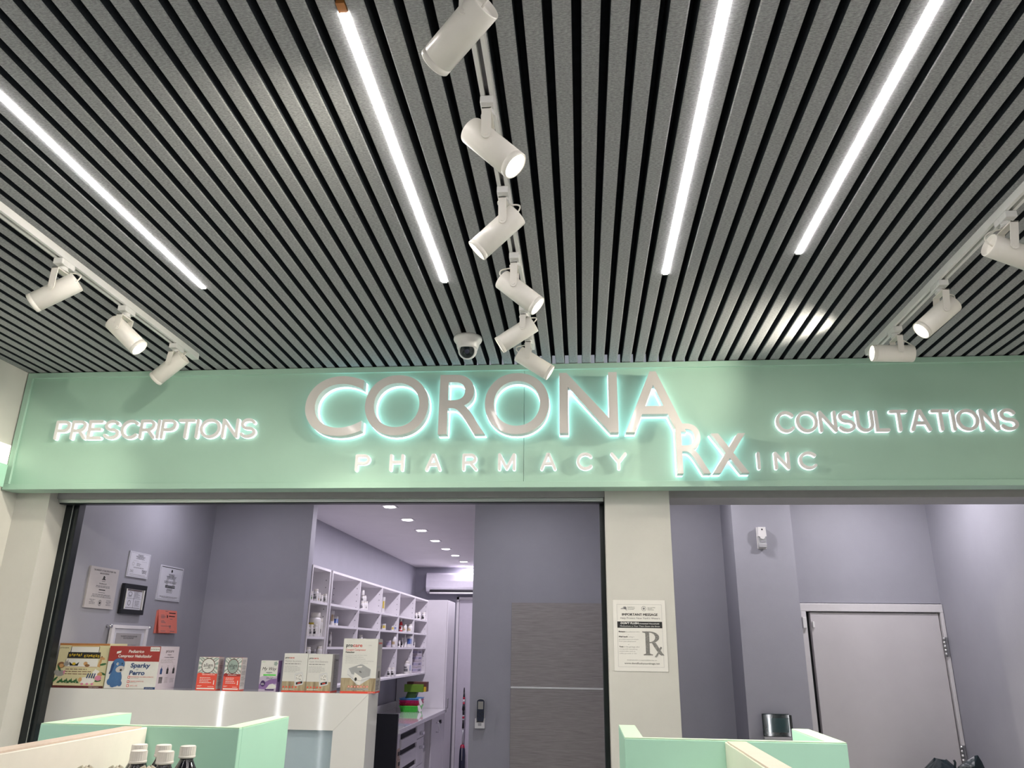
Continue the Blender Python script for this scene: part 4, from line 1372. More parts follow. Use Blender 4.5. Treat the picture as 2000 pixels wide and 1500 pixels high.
plines(pm, g, 0.56, 0.95, 0.58, 0.92, 8, 1, 4, False)
pring(pm, g, 0.25, 0.3, 0.1, 0.14, 1); plines(pm, g, 0.6, 0.95, 0.14, 0.46, 7, 1, 5)
pbar(pm, g, 0, 1, 0.05, 0.03, 1)
pm.build('print', [INK, INKG, INKL, BROWN], t)
# white framed certificate on standoffs
t = thing('picture_frame', 'white framed certificate on standoffs behind the cartons on the counter', 'frame', (XW + 0.02, 5.74, -0.2))
y0, y1, z0, z1 = 5.50, 5.985, -0.21, 0.118
for q in ((y0, y1, z1 - 0.024, z1), (y0, y1, z0, z0 + 0.024), (y0, y0 + 0.036, z0 + 0.024, z1 - 0.024), (y1 - 0.036, y1, z0 + 0.024, z1 - 0.024)):
    MB().box(XW + 0.012, XW + 0.035, *q, 0, bevel=0.002).build('frame_rail', WHITE, t)
MB().box(XW + 0.012, XW + 0.024, y0 + 0.036, y1 - 0.036, z0 + 0.024, z1 - 0.024).build('mat_board', PAPERC, t)
MB().box(XW + 0.0242, XW + 0.026, y0 + 0.075, y1 - 0.075, z0 + 0.05, z1 - 0.055).build('sheet', GCARD, t)
pm = MB()
g = lambda u, v: Vector((XW + 0.0265, y0 + 0.075 + u * (y1 - y0 - 0.15), z0 + 0.05 + v * (z1 - z0 - 0.105)))
pm.text('THE UNIVERSITY OF THE STATE OF NEW YORK', g(0.5, 0.88), Y_, Z_, 0.010, 0, 'c', 0.22)
pm.text('EDUCATION DEPARTMENT', g(0.5, 0.82), Y_, Z_, 0.010, 0, 'c', 0.14)
pm.text('NEW YORK STATE BOARD OF PHARMACY', g(0.5, 0.60), Y_, Z_, 0.009, 1, 'c', 0.24)
pring(pm, g, 0.5, 0.45, 0.04, 0.06, 0, w=0.2)
pbar(pm, g, 0.75, 0.84, 0.45, 0.05, 1)
plines(pm, g, 0.1, 0.9, 0.1, 0.38, 6, 1, 4)
pm.build('print', [INK, INKG], t)
for yy in (y0 - 0.02, y1 + 0.02):
    MB().cyl((XW, yy, z1 - 0.01), (XW + 0.04, yy, z1 - 0.01), 0.011, seg=14).build('standoff', CHROME, t)

# ================================================================== POSTER ON THE PILLAR
PY = 4.55
ptl, ptr, pbl, pbr = onY(1196, 1172, PY), onY(1298, 1172, PY), onY(1201, 1311, PY), onY(1306, 1312, PY)
px0, px1, pz0, pz1 = 0.1745, 0.4675, -0.115, 0.264
t = thing('notice_poster', 'white notice about not flushing medicines taped to the cream pillar', 'poster', (0.32, PY, pz0))
MB().box(px0, px1, PY - 0.003, PY - 0.0008, pz0, pz1).build('sheet', PAPER, t)
pm = MB()
pw, phh = px1 - px0, pz1 - pz0


def pg(u, v, lay=0):
    return Vector((px0 + u * pw, PY - 0.0034 - 0.0004 * lay, pz0 + v * phh))


def prect(u0, u1, v0, v1, m, lay=0):
    pm.quad(pg(u0, v0, lay), pg(u1, v0, lay), pg(u1, v1, lay), pg(u0, v1, lay), m)


def pt(s, u, v, size, width, m, lay=1, align='l', bold=0.0, slant=0.0):
    pm.text(s, pg(u, v, lay), X_, Z_, size * phh, m, align, width * pw, slant, bold)


# coordinates measured on the sheet (fractions of the sheet)
for u0, u1, v0, v1 in ((0.075, 0.93, 0.935, 0.938), (0.075, 0.93, 0.058, 0.061), (0.075, 0.079, 0.058, 0.938), (0.926, 0.93, 0.058, 0.938)):
    prect(u0, u1, v0, v1, 2)
# state outline and seal
pm._face([pm.bm.verts.new(pg(u, v, 0)) for u, v in ((0.145, 0.868), (0.155, 0.880), (0.19, 0.888), (0.205, 0.905), (0.245, 0.908), (0.262, 0.885), (0.262, 0.862), (0.275, 0.850), (0.25, 0.852), (0.235, 0.868))], 2)
prect(0.212, 0.258, 0.868, 0.898, 1, 1)
prect(0.275, 0.277, 0.85, 0.91, 2)
for i, s_ in enumerate(('Department of', 'Environmental', 'Conservation')):
    pt(s_, 0.285, 0.895 - i * 0.017, 0.009, (0.13, 0.135, 0.12)[i], 0, bold=0.02)
N = 24
for ra, rb, mm in ((1.0, 0.85, 1), (0.45, 0.1, 1)):
    for i in range(N):
        a, c_ = 2 * math.pi * i / N, 2 * math.pi * (i + 1) / N
        f_ = lambda r, q: pg(0.592 + 0.045 * r * math.cos(q), 0.878 + 0.0345 * r * math.sin(q))
        pm.quad(f_(ra, a), f_(ra, c_), f_(rb, c_), f_(rb, a), mm)
for i, s_ in enumerate(('New York State', 'Education', 'Department')):
    pt(s_, 0.665, 0.889 - i * 0.016, 0.009, (0.145, 0.09, 0.12)[i], 0, bold=0.02)
pt('IMPORTANT MESSAGE', 0.51, 0.775, 0.036, 0.675, 0, align='c')
pt('IMPORTANT MESSAGE', 0.514, 0.7755, 0.036, 0.675, 0, 2, align='c')
pt("Help Protect New York's Waters", 0.515, 0.728, 0.027, 0.75, 1, align='c')
prect(0.078, 0.928, 0.602, 0.692, 0, 0)
pt("DON'T FLUSH", 0.14, 0.656, 0.027, 0.335, 3, 2, bold=0.03, slant=0.15)
pt('Unwanted Household', 0.485, 0.656, 0.018, 0.385, 3, 2, bold=0.01)
pt('Medications or Pour Them Down the Drain', 0.13, 0.618, 0.019, 0.75, 3, 2)
for s_, s2, v, wa, wb in (('Return', 'to collection sites', 0.540, 0.12, 0.26), ('Mail back', 'using a', 0.468, 0.165, 0.11), ('Toss', 'in the garbage after', 0.328, 0.075, 0.30)):
    pt(s_, 0.10, v, 0.020, wa, 0)
    pt(s_, 0.104, v, 0.020, wa, 0, 2)
    pt(s2, 0.10 + wa + 0.015, v, 0.018, wb, 2)
for s_, v, wa in (('pre-addressed envelope', 0.434, 0.37), ('from your pharmacist', 0.405, 0.32), ('mixing with something', 0.297, 0.34), ('undesirable such as', 0.267, 0.30), ('coffee grounds or dirt', 0.237, 0.33)):
    pt(s_, 0.10, v, 0.016, wa, 2)
pt('or', 0.265, 0.500, 0.014, 0.03, 2); pt('or', 0.265, 0.364, 0.014, 0.03, 2)
pt('For full instructions or a copy of collection sites, visit', 0.52, 0.148, 0.011, 0.555, 1, align='c', bold=0.01)
pt('www.dontflushyourdrugs.net', 0.52, 0.097, 0.026, 0.66, 0, align='c')
# serif R with crossed tail, mottled as if made of pills
RXM = mat('mottled_pill_print', (0.03, 0.03, 0.03), 0.8, nscale=420, color2=(0.36, 0.355, 0.34))


def rp(pts, mi=4, lay=1):
    q = [pg(u, v, lay) for u, v in pts]
    pm._face([pm.bm.verts.new(p) for p in q], mi)


rp([(0.545, 0.555), (0.545, 0.540), (0.605, 0.530), (0.605, 0.555)], 4, 2)
rp([(0.600, 0.555), (0.600, 0.235), (0.675, 0.235), (0.675, 0.555)])
rp([(0.555, 0.235), (0.555, 0.222), (0.730, 0.222), (0.730, 0.235), (0.675, 0.245), (0.600, 0.245)], 4, 2)
ob_ = [(0.675 + 0.185 * math.sin(math.pi * i / 14), 0.4725 + 0.0825 * math.cos(math.pi * i / 14)) for i in range(15)]
ib_ = [(0.675 + 0.110 * math.sin(math.pi * i / 14), 0.472 + 0.066 * math.cos(math.pi * i / 14)) for i in range(15)]
for i in range(14):
    rp([ob_[i], ob_[i + 1], ib_[i + 1], ib_[i]], 4, 2)
rp([(0.715, 0.395), (0.790, 0.398), (0.905, 0.255), (0.945, 0.222), (0.885, 0.222), (0.840, 0.245)], 4, 2)
rp([(0.760, 0.200), (0.800, 0.195), (0.905, 0.330), (0.880, 0.345), (0.855, 0.318), (0.865, 0.310)], 4, 3)
pm.build('print', [INK, INKG, INKL, INKW, RXM], t)

# ================================================================== PARTITION: PANEL, REMOTE
PW = 6.9
pl0 = onY(999.4, 1177, PW - 0.03)
t = thing('wall_panel', 'grey wood grain laminate panel with a silver strip across it', 'panel', (-0.2, PW - 0.015, FLOOR))
lz = onY(1000, 1342.5, PW - 0.03).z
MB().box(pl0.x, 0.249, PW - 0.03, PW - 0.001, lz + 0.008, pl0.z, 0, bevel=0.0015, seg=1).build('upper_board', GREYLAM, t)
MB().box(pl0.x, 0.249, PW - 0.03, PW - 0.001, FLOOR, lz - 0.008, 0, bevel=0.0015, seg=1).build('lower_board', GREYLAM, t)
MB().box(pl0.x, 0.249, PW - 0.033, PW - 0.001, lz - 0.0075, lz + 0.0075, 0, bevel=0.002, seg=1).build('metal_strip', mat('satin_silver', (0.80, 0.80, 0.80), 0.4, metal=0.2, noise=0.02), t)

q0, q1 = onY(929, 1402, PW), onY(947.5, 1422, PW)
t = thing('remote_holder', 'white wall holder cradling the dark remote control', 'holder', ((q0.x + q1.x) / 2, PW - 0.02, q1.z))
b = MB()
b.box(q0.x, q1.x, PW - 0.045, PW - 0.001, q1.z, q0.z - 0.030, 0, bevel=0.003)
b.box(q0.x, q0.x + 0.012, PW - 0.045, PW - 0.001, q0.z - 0.032, q0.z, 0, bevel=0.002)
b.box(q1.x - 0.012, q1.x, PW - 0.045, PW - 0.001, q0.z - 0.032, q0.z, 0, bevel=0.002)
b.build('cradle', PLW, t)
MB().box((q0.x + q1.x) / 2 - 0.014, (q0.x + q1.x) / 2 + 0.014, PW - 0.047, PW - 0.0445, q1.z + 0.02, q0.z - 0.036, 0, bevel=0.001, seg=1).build('window_tab', PLG, t)
r0, r1 = onY(931, 1364, PW - 0.04), onY(947, 1406, PW - 0.04)
t = thing('remote_control', 'dark remote control with grey screen on the wall by the laminate panel', 'remote', ((r0.x + r1.x) / 2, PW - 0.03, r1.z))
xm, hw = (r0.x + r1.x) / 2, (r1.x - r0.x) / 2
pts = [(-hw * 0.8, r1.z - 0.008), (hw * 0.8, r1.z - 0.008), (hw * 0.98, r1.z + 0.02), (hw, r0.z - 0.02)] + [(hw * math.cos(a), r0.z - 0.02 + 0.018 * math.sin(a)) for a in [math.pi * k / 8 for k in range(1, 8)]] + [(-hw, r0.z - 0.02), (-hw * 0.98, r1.z + 0.02)]
MB().prism(pts, (xm, PW - 0.052, 0), X_, Z_, Y_, 0.028).build('shell', PLG, t)
MB().prism([(x * 0.86, r0.z - (r0.z - z) * 0.985 - 0.003) for x, z in pts], (xm, PW - 0.0545, 0), X_, Z_, Y_, 0.0025).build('face_plate', PLN, t)
MB().box(xm - hw * 0.60, xm + hw * 0.60, PW - 0.057, PW - 0.0546, r0.z - 0.082, r0.z - 0.022, 0, bevel=0.001, seg=1).build('screen', LCD, t)
for i in range(3):
    for j in range(2):
        MB().cyl((xm + (i - 1) * hw * 0.5, PW - 0.0575, r0.z - 0.105 - j * 0.03 - (0.012 if i == 1 else 0)), (xm + (i - 1) * hw * 0.5, PW - 0.0546, r0.z - 0.105 - j * 0.03 - (0.012 if i == 1 else 0)), 0.0055, seg=10).build('button', PLB, t)

# ================================================================== CONSULTATION ROOM OBJECTS
# siren on the column
s0_, s1_ = onY(1478, 1030, 5.97), onY(1498.5, 1070, 5.97)
xm, zb, zt_ = (s0_.x + s1_.x) / 2, s1_.z, s0_.z
hw, hh = (s1_.x - s0_.x) / 2 * 0.95, zt_ - zb
t = thing('alarm_siren', 'small white alarm siren on the lilac column', 'siren', (xm, 5.98, zb))
b = MB()
b.box(xm - hw - 0.004, xm + hw + 0.004, 5.992, 5.9995, zb - 0.004, zt_ + 0.004, 0, bevel=0.003)
b.build('back_plate', PLW, t)
b = MB()
b.box(xm - hw, xm + hw, 5.955, 5.992, zb, zb + hh * 0.20, 0, bevel=0.005)
b.build('lower_shell', PLG, t)
pts = [(-hw, zb + hh * 0.55), (-hw * 0.72, zb + hh * 0.53)] + [(hw * 0.62 * -math.cos(a), zb + hh * 0.53 - hh * 0.12 * math.sin(a)) for a in [math.pi * k / 10 for k in range(0, 11)]] + [(hw * 0.72, zb + hh * 0.53), (hw, zb + hh * 0.55), (hw * 0.9, zt_), (-hw * 0.9, zt_)]
MB().prism(pts, (xm, 5.948, 0), X_, Z_, Y_, 0.044).build('upper_shell', PLW, t)
MB().cyl((xm, 5.9465, zt_ - hh * 0.12), (xm, 5.949, zt_ - hh * 0.12), 0.006, seg=10).build('screw', INK, t)
MB().box(xm - hw * 0.9, xm + hw * 0.9, 5.962, 5.992, zb + hh * 0.19, zb + hh * 0.56, 0, bevel=0.002).build('strobe_lens', mat('clear_strobe', (0.45, 0.46, 0.47), 0.08, noise=0.1, coat=1.0), t)
MB().box(xm - hw * 0.7, xm + hw * 0.7, 5.960, 5.963, zb + hh * 0.27, zb + hh * 0.32).build('strobe_tube', CHROME, t)

# touch terminal on the column
t0, t1 = onY(1487.5, 1394, 5.93), onY(1547.5, 1440, 5.93)
xa, xb, za, zb = t0.x + 0.004, t1.x - 0.004, t1.z, t0.z
t = thing('touch_terminal', 'dark glass touch screen terminal mounted low on the lilac column', 'screen', ((xa + xb) / 2, 5.96, za - 0.03))
MB().box(xa, xb, 5.935, 5.960, za, zb, 0, bevel=0.004).build('bezel', GLASSB, t)
MB().box(xa + 0.030, xb - 0.006, 5.9325, 5.9352, za + 0.028, zb - 0.026).build('screen', SCREEN, t)
MB().box(xa + 0.002, xb, 5.93, 5.97, za - 0.020, za - 0.001, 0, bevel=0.003).build('speaker_bar', PLG, t)
MB().box(xb + 0.001, xb + 0.018, 5.945, 5.998, za + 0.05, zb - 0.006, 0, bevel=0.004).build('card_slot', PLB, t)
MB().box(xa + 0.05, xb - 0.05, 5.960, 5.9995, za + 0.02, zb - 0.03).build('wall_mount', PLB, t)

# bin bag in the corner by the door
t = thing('bin_bag', 'black bin bag with a knotted neck in the corner by the pale door', 'bag', (2.40, 5.75, FLOOR))
bx, by = 2.36, 5.86
b = MB()
n, mm = 40, 22
topz = onY(1848, 1486, by).z
rings = []
for j in range(mm + 1):
    v = j / mm
    z = FLOOR + (topz - FLOOR) * v
    r = 0.24 * (0.80 + 0.20 * math.sin(math.pi * v)) * (1 - max(0, (v - 0.86) / 0.14) ** 2.0 * 0.93) ** 0.5
    ring = []
    for i in range(n):
        a = 2 * math.pi * i / n
        rr = max(0.008, r) * (1 + 0.045 * math.sin(5 * a + 6 * v) + 0.03 * math.sin(11 * a - 9 * v) + 0.02 * math.sin(19 * a + 15 * v))
        ring.append(b.bm.verts.new((bx + rr * math.cos(a) * 0.8, by + rr * math.sin(a), z + 0.012 * math.sin(3 * a + 2) * v)))
    rings.append(ring)
for A, B in zip(rings, rings[1:]):
    for i in range(n):
        b._face([A[i], A[(i + 1) % n], B[(i + 1) % n], B[i]], 0, True)
b._face(list(reversed(rings[0])), 0)
b._face(rings[-1], 0)
b.build('bag_body', BAGM, t)
b = MB()
by -= 0.16
pk = [onY(1874, 1497, by - 0.03), onY(1890, 1485, by - 0.03), onY(1903, 1476, by - 0.03), onY(1910, 1475, by - 0.03), onY(1918, 1488, by - 0.03), onY(1926, 1506, by - 0.03), onY(1900, 1520, by - 0.03), onY(1868, 1512, by - 0.03)]
fr_ = [b.bm.verts.new(p) for p in pk]
bk = [b.bm.verts.new(p + Vector((0.004, 0.03, -0.004))) for p in pk]
mid = b.bm.verts.new(sum(pk, Vector()) / 8 + Vector((0, -0.035, 0)))
for i in range(8):
    j = (i + 1) % 8
    b._face([fr_[i], fr_[j], mid], 0)
    b._face([fr_[j], fr_[i], bk[i], bk[j]], 0)
b._face(list(reversed(bk)), 0)
b.build('bag_flap', BAGM, t)
b = MB()
kp = onY(1866, 1492, by - 0.02)
b.tube([kp + Vector((-0.008, 0, -0.03)), kp + Vector((-0.004, 0, -0.01)), kp + Vector((0, 0, 0.008)), kp + Vector((-0.006, 0, 0.022))], 0.007, 8)
b.build('knot_tail', BAGM, t)

# ================================================================== DISPENSARY INTERIOR
# downlights
for i, (px, py) in enumerate(((1007, 145), (1180, 273), (1316, 378), (1451, 478), (1555, 558), (1647, 622), (1729, 683), (1782, 729))):
    p = onZ(560 + px / 5, 960 + py / 5, HB)
    nm = ('first', 'second', 'third', 'fourth', 'fifth', 'sixth', 'seventh', 'eighth and farthest')[i]
    t = thing('recessed_downlight', 'square recessed downlight, %s from the front in the row over the dispensary' % nm, 'downlight', (p.x, p.y, HB), 'downlights in the dispensary ceiling')
    for a in range(4):
        q = 0.072
        rc = ((-q, q, -q, -q + 0.016), (-q, q, q - 0.016, q), (-q, -q + 0.016, -q + 0.016, q - 0.016), (q - 0.016, q, -q + 0.016, q - 0.016))[a]
        MB().box(p.x + rc[0], p.x + rc[1], p.y + rc[2], p.y + rc[3], HB - 0.006, HB - 0.0005).build('trim_strip', WHITE, t)
    MB().cyl((p.x, p.y, HB - 0.010), (p.x, p.y, HB - 0.0008), 0.054, seg=24).build('lens', DOWNM, t)
    li = bpy.data.lights.new('down_beam', 'AREA')
    li.shape = 'DISK'
    li.size = 0.075
    li.energy = DOWN_W
    li.color = (0.94, 0.86, 1.0)
    lo = bpy.data.objects.new('down_beam', li)
    COL.objects.link(lo)
    lo.parent = t
    lo.location = (0, 0, -0.012 * S)
# unseen downlights added to light the reception bay and the consultation room
for i, (x, y, wv, col, lab) in enumerate(((-2.9, 5.9, 4.0, (0.95, 0.9, 1.0), 'added unseen downlight over the certificates wall'), (-0.5, 5.9, 5.0, (0.95, 0.92, 1.0), 'added unseen downlight over the laminate panel'), (2.1, 5.4, CONS_W, (1.0, 0.95, 1.0), 'added unseen downlight over the pale door'), (0.8, 5.6, CONS_W * 0.5, (1.0, 0.95, 0.98), 'added unseen downlight over the recess'))):
    t = thing('added_downlight', lab, 'downlight', (x, y, HB), 'added downlights over the front rooms')
    MB().lathe([(0.078, 0), (0.078, -0.006), (0.060, -0.009), (0.056, -0.002)], (x, y, HB - 0.0006), (0, 0, 1), seg=28).build('trim_ring', WHITE, t)
    MB().cyl((x, y, HB - 0.010), (x, y, HB - 0.0012), 0.052, seg=24).build('lens', DOWNM, t)
    li = bpy.data.lights.new('down_beam', 'AREA')
    li.shape = 'DISK'
    li.size = 0.08
    li.energy = wv
    li.color = col
    lo = bpy.data.objects.new('down_beam', li)
    COL.objects.link(lo)
    lo.parent = t
    lo.location = (0, 0, -0.014 * S)

# shelving
XF, XB = -2.46, -2.905
ST, SB = 0.700, -0.405
TH = 0.022


def shelving(name_label, ys, ya_end, yb_end, rows, label):
    t = thing('shelving_unit', label, 'shelving', ((XF + XB) / 2, (ys[0] + ys[-1]) / 2, SB))
    MB().box(XB, XB + 0.01, ys[0], ys[-1], SB, ST).build('back_board', WHITE, t)
    MB().box(XB, XF, ys[0] - TH / 2, ys[-1] + TH / 2, ST - TH, ST).build('top_board', WHITE, t)
    MB().box(XB, XF, ys[0] - TH / 2, ys[-1] + TH / 2, SB, SB + TH).build('bottom_board', WHITE, t)
    for y in ys:
        up = MB().box(XB + 0.01, XF, y - TH / 2, y + TH / 2, SB + TH, ST - TH).build('upright', WHITE, t)
        if y > ys[0] + 0.1:
            b = MB()
            for xx in (XF - 0.035, XF - 0.30):
                for q in range(14):
                    zz = SB + 0.12 + q * 0.068
                    b.box(xx - 0.004, xx + 0.004, y - TH / 2 - 0.0008, y - TH / 2 + 0.0002, zz - 0.005, zz + 0.005)
            b.build('peg_holes', INKG, up, kind='stuff')
    for a, c_ in zip(ys, ys[1:]):
        for z in rows:
            MB().box(XB + 0.01, XF - 0.004, a + TH / 2 + 0.0005, c_ - TH / 2 - 0.0005, z - TH, z).build('shelf', WHITE, t)
    return t


NEARY = [7.029, 7.545]
FARY = [7.625, 8.64, 9.63, 10.60, 11.60, 12.60]
NROWS = (0.385, 0.073, -0.12)
FROWS = (0.388, 0.188, -0.018)
shelving('n', NEARY, 0, 0, NROWS, 'narrow white shelving unit beside the lilac wall end')
shelving('f', FARY, 0, 0, FROWS, 'long white shelving unit of five bays running to the tall cabinet')

# bottles and cartons on the shelves
BOTM = [PLW, CAPW, INK, mat('label_green', (0.10, 0.30, 0.07), 0.5, noise=0.1), mat('label_yellow', (0.65, 0.50, 0.05), 0.5, noise=0.1), mat('label_blue', (0.10, 0.18, 0.50), 0.5, noise=0.1), mat('label_red', (0.55, 0.03, 0.04), 0.5, noise=0.1), mat('label_tan', (0.50, 0.38, 0.22), 0.5, noise=0.1), INKG, mat('label_lilac', (0.40, 0.37, 0.50), 0.5, noise=0.1)]
COLN = {2: 'black', 3: 'green', 4: 'yellow', 5: 'blue', 6: 'red', 7: 'tan', 8: 'grey', 9: 'lilac'}
ROWN = ('top', 'second', 'third', 'bottom')
BAYN = ('first bay', 'second bay', 'third bay', 'fourth bay', 'fifth bay')


def zp(x, y):
    return 590 + x / 5.5556, 1080 + y / 5.5556


def shelf_z(rows, p):
    cand = list(rows) + [SB + TH]
    return min(cand, key=lambda z: abs(z - p.z))


def pill_bottle(x, y, z, h, r, lm, label, group, shape='pill', bodym=PLW):
    t = thing('pill_bottle', label, 'bottle', (x, y, z), group)
    if shape == 'pill':
        prof = [(r * 0.94, 0), (r, 0.02 * h), (r, 0.70 * h), (r * 0.92, 0.76 * h), (r * 0.66, 0.80 * h), (r * 0.66, 0.84 * h)]
        cap = [(r * 0.80, 0.80 * h), (r * 0.82, 0.81 * h), (r * 0.82, 0.985 * h), (r * 0.78, h), (0, h)]
    else:
        prof = [(r * 0.94, 0), (r, 0.02 * h), (r, 0.58 * h), (r * 0.85, 0.68 * h), (r * 0.42, 0.80 * h), (r * 0.36, 0.86 * h)]
        cap = [(r * 0.44, 0.82 * h), (r * 0.46, 0.83 * h), (r * 0.44, 0.98 * h), (r * 0.40, h), (0, h)]
    MB().lathe(prof, (x, y, z + 0.0015), (0, 0, 1), seg=16).build('bottle_body', bodym, t)
    vt = 0.62 if shape == 'pill' else 0.5
    band = MB().lathe([(r * 1.012, 0.14 * h), (r * 1.015, 0.145 * h), (r * 1.015, vt * h), (r * 1.012, (vt + 0.005) * h)], (x, y, z), (0, 0, 1), seg=16, closed=False).build('label_band', PAPER, t)
    if lm is not None:
        b = MB()
        for v0, v1, a0, a1 in ((0.22, 0.42, -150, -60), (0.47, vt - 0.04, -150, -80)):
            A = [math.radians(a0 + (a1 - a0) * k / 5) for k in range(6)]
            P = [[b.bm.verts.new((x + r * 1.05 * math.cos(q), y + r * 1.05 * math.sin(q), z + v * h)) for q in A] for v in (v0, v1)]
            for k in range(5):
                b._face([P[0][k], P[0][k + 1], P[1][k + 1], P[1][k]], 0)
        b.build('label_print', BOTM[lm], band)
    MB().lathe(cap, (x, y, z), (0, 0, 1), seg=16).build('cap', CAPW if bodym is not None else PLW, t)
    return t


def med_box(x, y, z, w_, d_, h, m1, m2, label, group, txt=None):
    """x is the front face of the carton; the front looks along +x"""
    t = thing('medicine_box', label, 'box', (x - d_ / 2, y, z), group)
    MB().box(x - d_, x, y - w_ / 2, y + w_ / 2, z + 0.0015, z + h, 0).build('carton', m1, t)
    b = MB()
    b.quad((x + 0.0006, y - w_ / 2 + 0.004, z + h * 0.3), (x + 0.0006, y + w_ / 2 - 0.004, z + h * 0.3), (x + 0.0006, y + w_ / 2 - 0.004, z + h * 0.75), (x + 0.0006, y - w_ / 2 + 0.004, z + h * 0.75), 0)
    ys = y - w_ / 2 - 0.0006
    b.quad((x - d_ + 0.004, ys, z + h * 0.3), (x - 0.004, ys, z + h * 0.3), (x - 0.004, ys, z + h * 0.75), (x - d_ + 0.004, ys, z + h * 0.75), 0)
    if txt:
        b.text(txt, (x + 0.0012, y, z + h * 0.38), Y_, Z_, h * 0.22, 1, 'c', w_ * 0.45, bold=0.03)
        b.text(txt, (x - d_ / 2, ys - 0.0006, z + h * 0.38), X_, Z_, h * 0.22, 1, 'c', d_ * 0.5, bold=0.03)
    b.build('label_print', [m2, INK], t)
    return t


def put(zx, zyb, zyt, zw, kind, lm, rows, where, order, back=0.07, shape='pill', bodym=PLW, m1=PLW, m2=None, txt=None, lab=None, stack=0.0):
    px, py = zp(zx, zyb)
    X = XF - back
    p = onX(px, py, X)
    z = shelf_z(rows, p) + stack
    dist = p.length
    h = (zyb - zyt) / 5.5556 * dist / F * 1.03
    wd = zw / 5.5556 * dist / F
    y = p.y
    ys = NEARY if rows is NROWS else FARY
    above = min([q for q in list(rows) + [ST] if q > z + 0.02])
    h = min(h, above - TH - z - 0.008)
    yf = onX(px, py, XF - 0.012).y
    bay = max([i for i in range(len(ys) - 1) if ys[i] <= yf] + [0])
    rr = wd / 2 if kind == 'b' else wd * 0.4
    lo, hi = ys[bay] + TH / 2 + rr + 0.003, ys[bay + 1] - TH / 2 - rr - 0.003
    if not lo <= y <= hi:
        y = min(hi, max(lo, y))
        X = max(XB + 0.012 + rr, min(XF - rr - 0.002, onY(px, py, y).x))
    if kind == 'b':
        lb = lab or ('white %s-labelled bottle, %s on the %s' % (COLN[lm], order, where) if lm else 'plain white bottle, %s on the %s' % (order, where))
        pill_bottle(X, y, z, h, wd / 2, lm, lb, 'medicine bottles on the shelves', shape, bodym)
    else:
        lb = lab or 'small medicine carton, %s on the %s' % (order, where)
        med_box(min(XF - 0.004, X + wd * 0.4), y, z, wd * 0.8, wd * 0.8, h, m1, m2 or BOTM[lm or 8], lb, 'medicine cartons on the shelves', txt)


n1 = 'upper shelf of the narrow unit'
put(104, 492, 400, 26, 'b', 3, NROWS, n1, 'first from the left', 0.05)
put(145, 505, 385, 52, 'b', 8, NROWS, n1, 'second from the left', 0.05)
put(180, 505, 415, 32, 'b', 7, NROWS, n1, 'third from the left', 0.05)
put(206, 510, 440, 32, 'b', 2, NROWS, n1, 'fourth from the left', 0.035)
put(228, 505, 425, 32, 'b', None, NROWS, n1, 'fifth from the left', 0.06)
put(250, 512, 428, 32, 'b', 8, NROWS, n1, 'last on the right', 0.05)
n2 = 'middle shelf of the narrow unit'
put(130, 860, 640, 116, 'b', 4, NROWS, n2, '', 0.12, lab='largest white tub, yellow label, behind the bottles of the narrow unit')
put(57, 880, 770, 34, 'b', None, NROWS, n2, 'first from the left', 0.035)
put(94, 885, 775, 42, 'b', 8, NROWS, n2, 'second from the left', 0.035)
put(138, 890, 775, 38, 'b', 2, NROWS, n2, 'third from the left', 0.035)
put(168, 880, 750, 36, 'b', 4, NROWS, n2, 'fourth from the left', 0.05)
put(194, 885, 715, 40, 'b', 2, NROWS, n2, 'last on the right', 0.045)
n3 = 'lower shelf of the narrow unit'
put(55, 1145, 1040, 56, 'b', 8, NROWS, n3, 'left one', 0.05)
put(178, 1150, 1042, 56, 'b', None, NROWS, n3, 'right one', 0.05)
put(110, 1140, 1055, 60, 'x', 8, NROWS, n3, 'in the middle', 0.05, m1=GCARD)
# long unit
f = lambda bay, row: '%s shelf of the %s' % (ROWN[row], BAYN[bay])
put(326, 755, 618, 32, 'x', 7, FROWS, f(0, 1), 'left one', 0.09)
put(360, 760, 672, 52, 'x', 5, FROWS, f(0, 1), 'right one', 0.09, m1=PAPER)
put(302, 1000, 862, 26, 'b', 8, FROWS, f(0, 2), 'alone', 0.12, shape='neck')
put(652, 590, 515, 34, 'b', 8, FROWS, f(1, 0), 'first from the left', 0.05)
put(674, 597, 515, 32, 'b', None, FROWS, f(1, 0), 'second from the left', 0.05)
put(695, 600, 515, 30, 'b', 8, FROWS, f(1, 0), 'last on the right', 0.05)
put(653, 590, 530, 32, 'b', 8, FROWS, f(1, 0), 'stacked left', 0.05, stack=0.086)
put(674, 597, 540, 30, 'b', None, FROWS, f(1, 0), 'stacked right', 0.05, stack=0.094)
put(650, 590, 540, 30, 'b', None, FROWS, f(1, 0), 'topmost of the pile', 0.05, stack=0.156)
put(628, 1018, 905, 44, 'b', None, FROWS, f(1, 2), 'alone', 0.06)
put(881, 622, 466, 26, 'x', 4, FROWS, f(2, 0), '', 0.05, lab='tall thin white carton alone on the top shelf of the third bay')
put(862, 818, 760, 22, 'x', 7, FROWS, f(2, 1), 'first from the left', 0.10)
put(889, 822, 762, 34, 'x', 4, FROWS, f(2, 1), 'second from the left', 0.06)
put(984, 832, 785, 26, 'x', 4, FROWS, f(2, 1), 'third from the left', 0.06)
put(1012, 838, 788, 22, 'x', 5, FROWS, f(2, 1), 'last on the right', 0.06)
put(936, 1024, 960, 52, 'x', 9, FROWS, f(2, 2), '', 0.07, m1=LCARD, lab='square white carton left of the pump bottle on the third shelf')
put(994, 1024, 900, 46, 'b', 7, FROWS, f(2, 2), 'by the carton', 0.07, shape='neck')
put(943, 1322, 1240, 38, 'b', 2, FROWS, f(2, 3), 'left one', 0.07)
put(989, 1322, 1240, 40, 'b', 2, FROWS, f(2, 3), 'right one', 0.07)
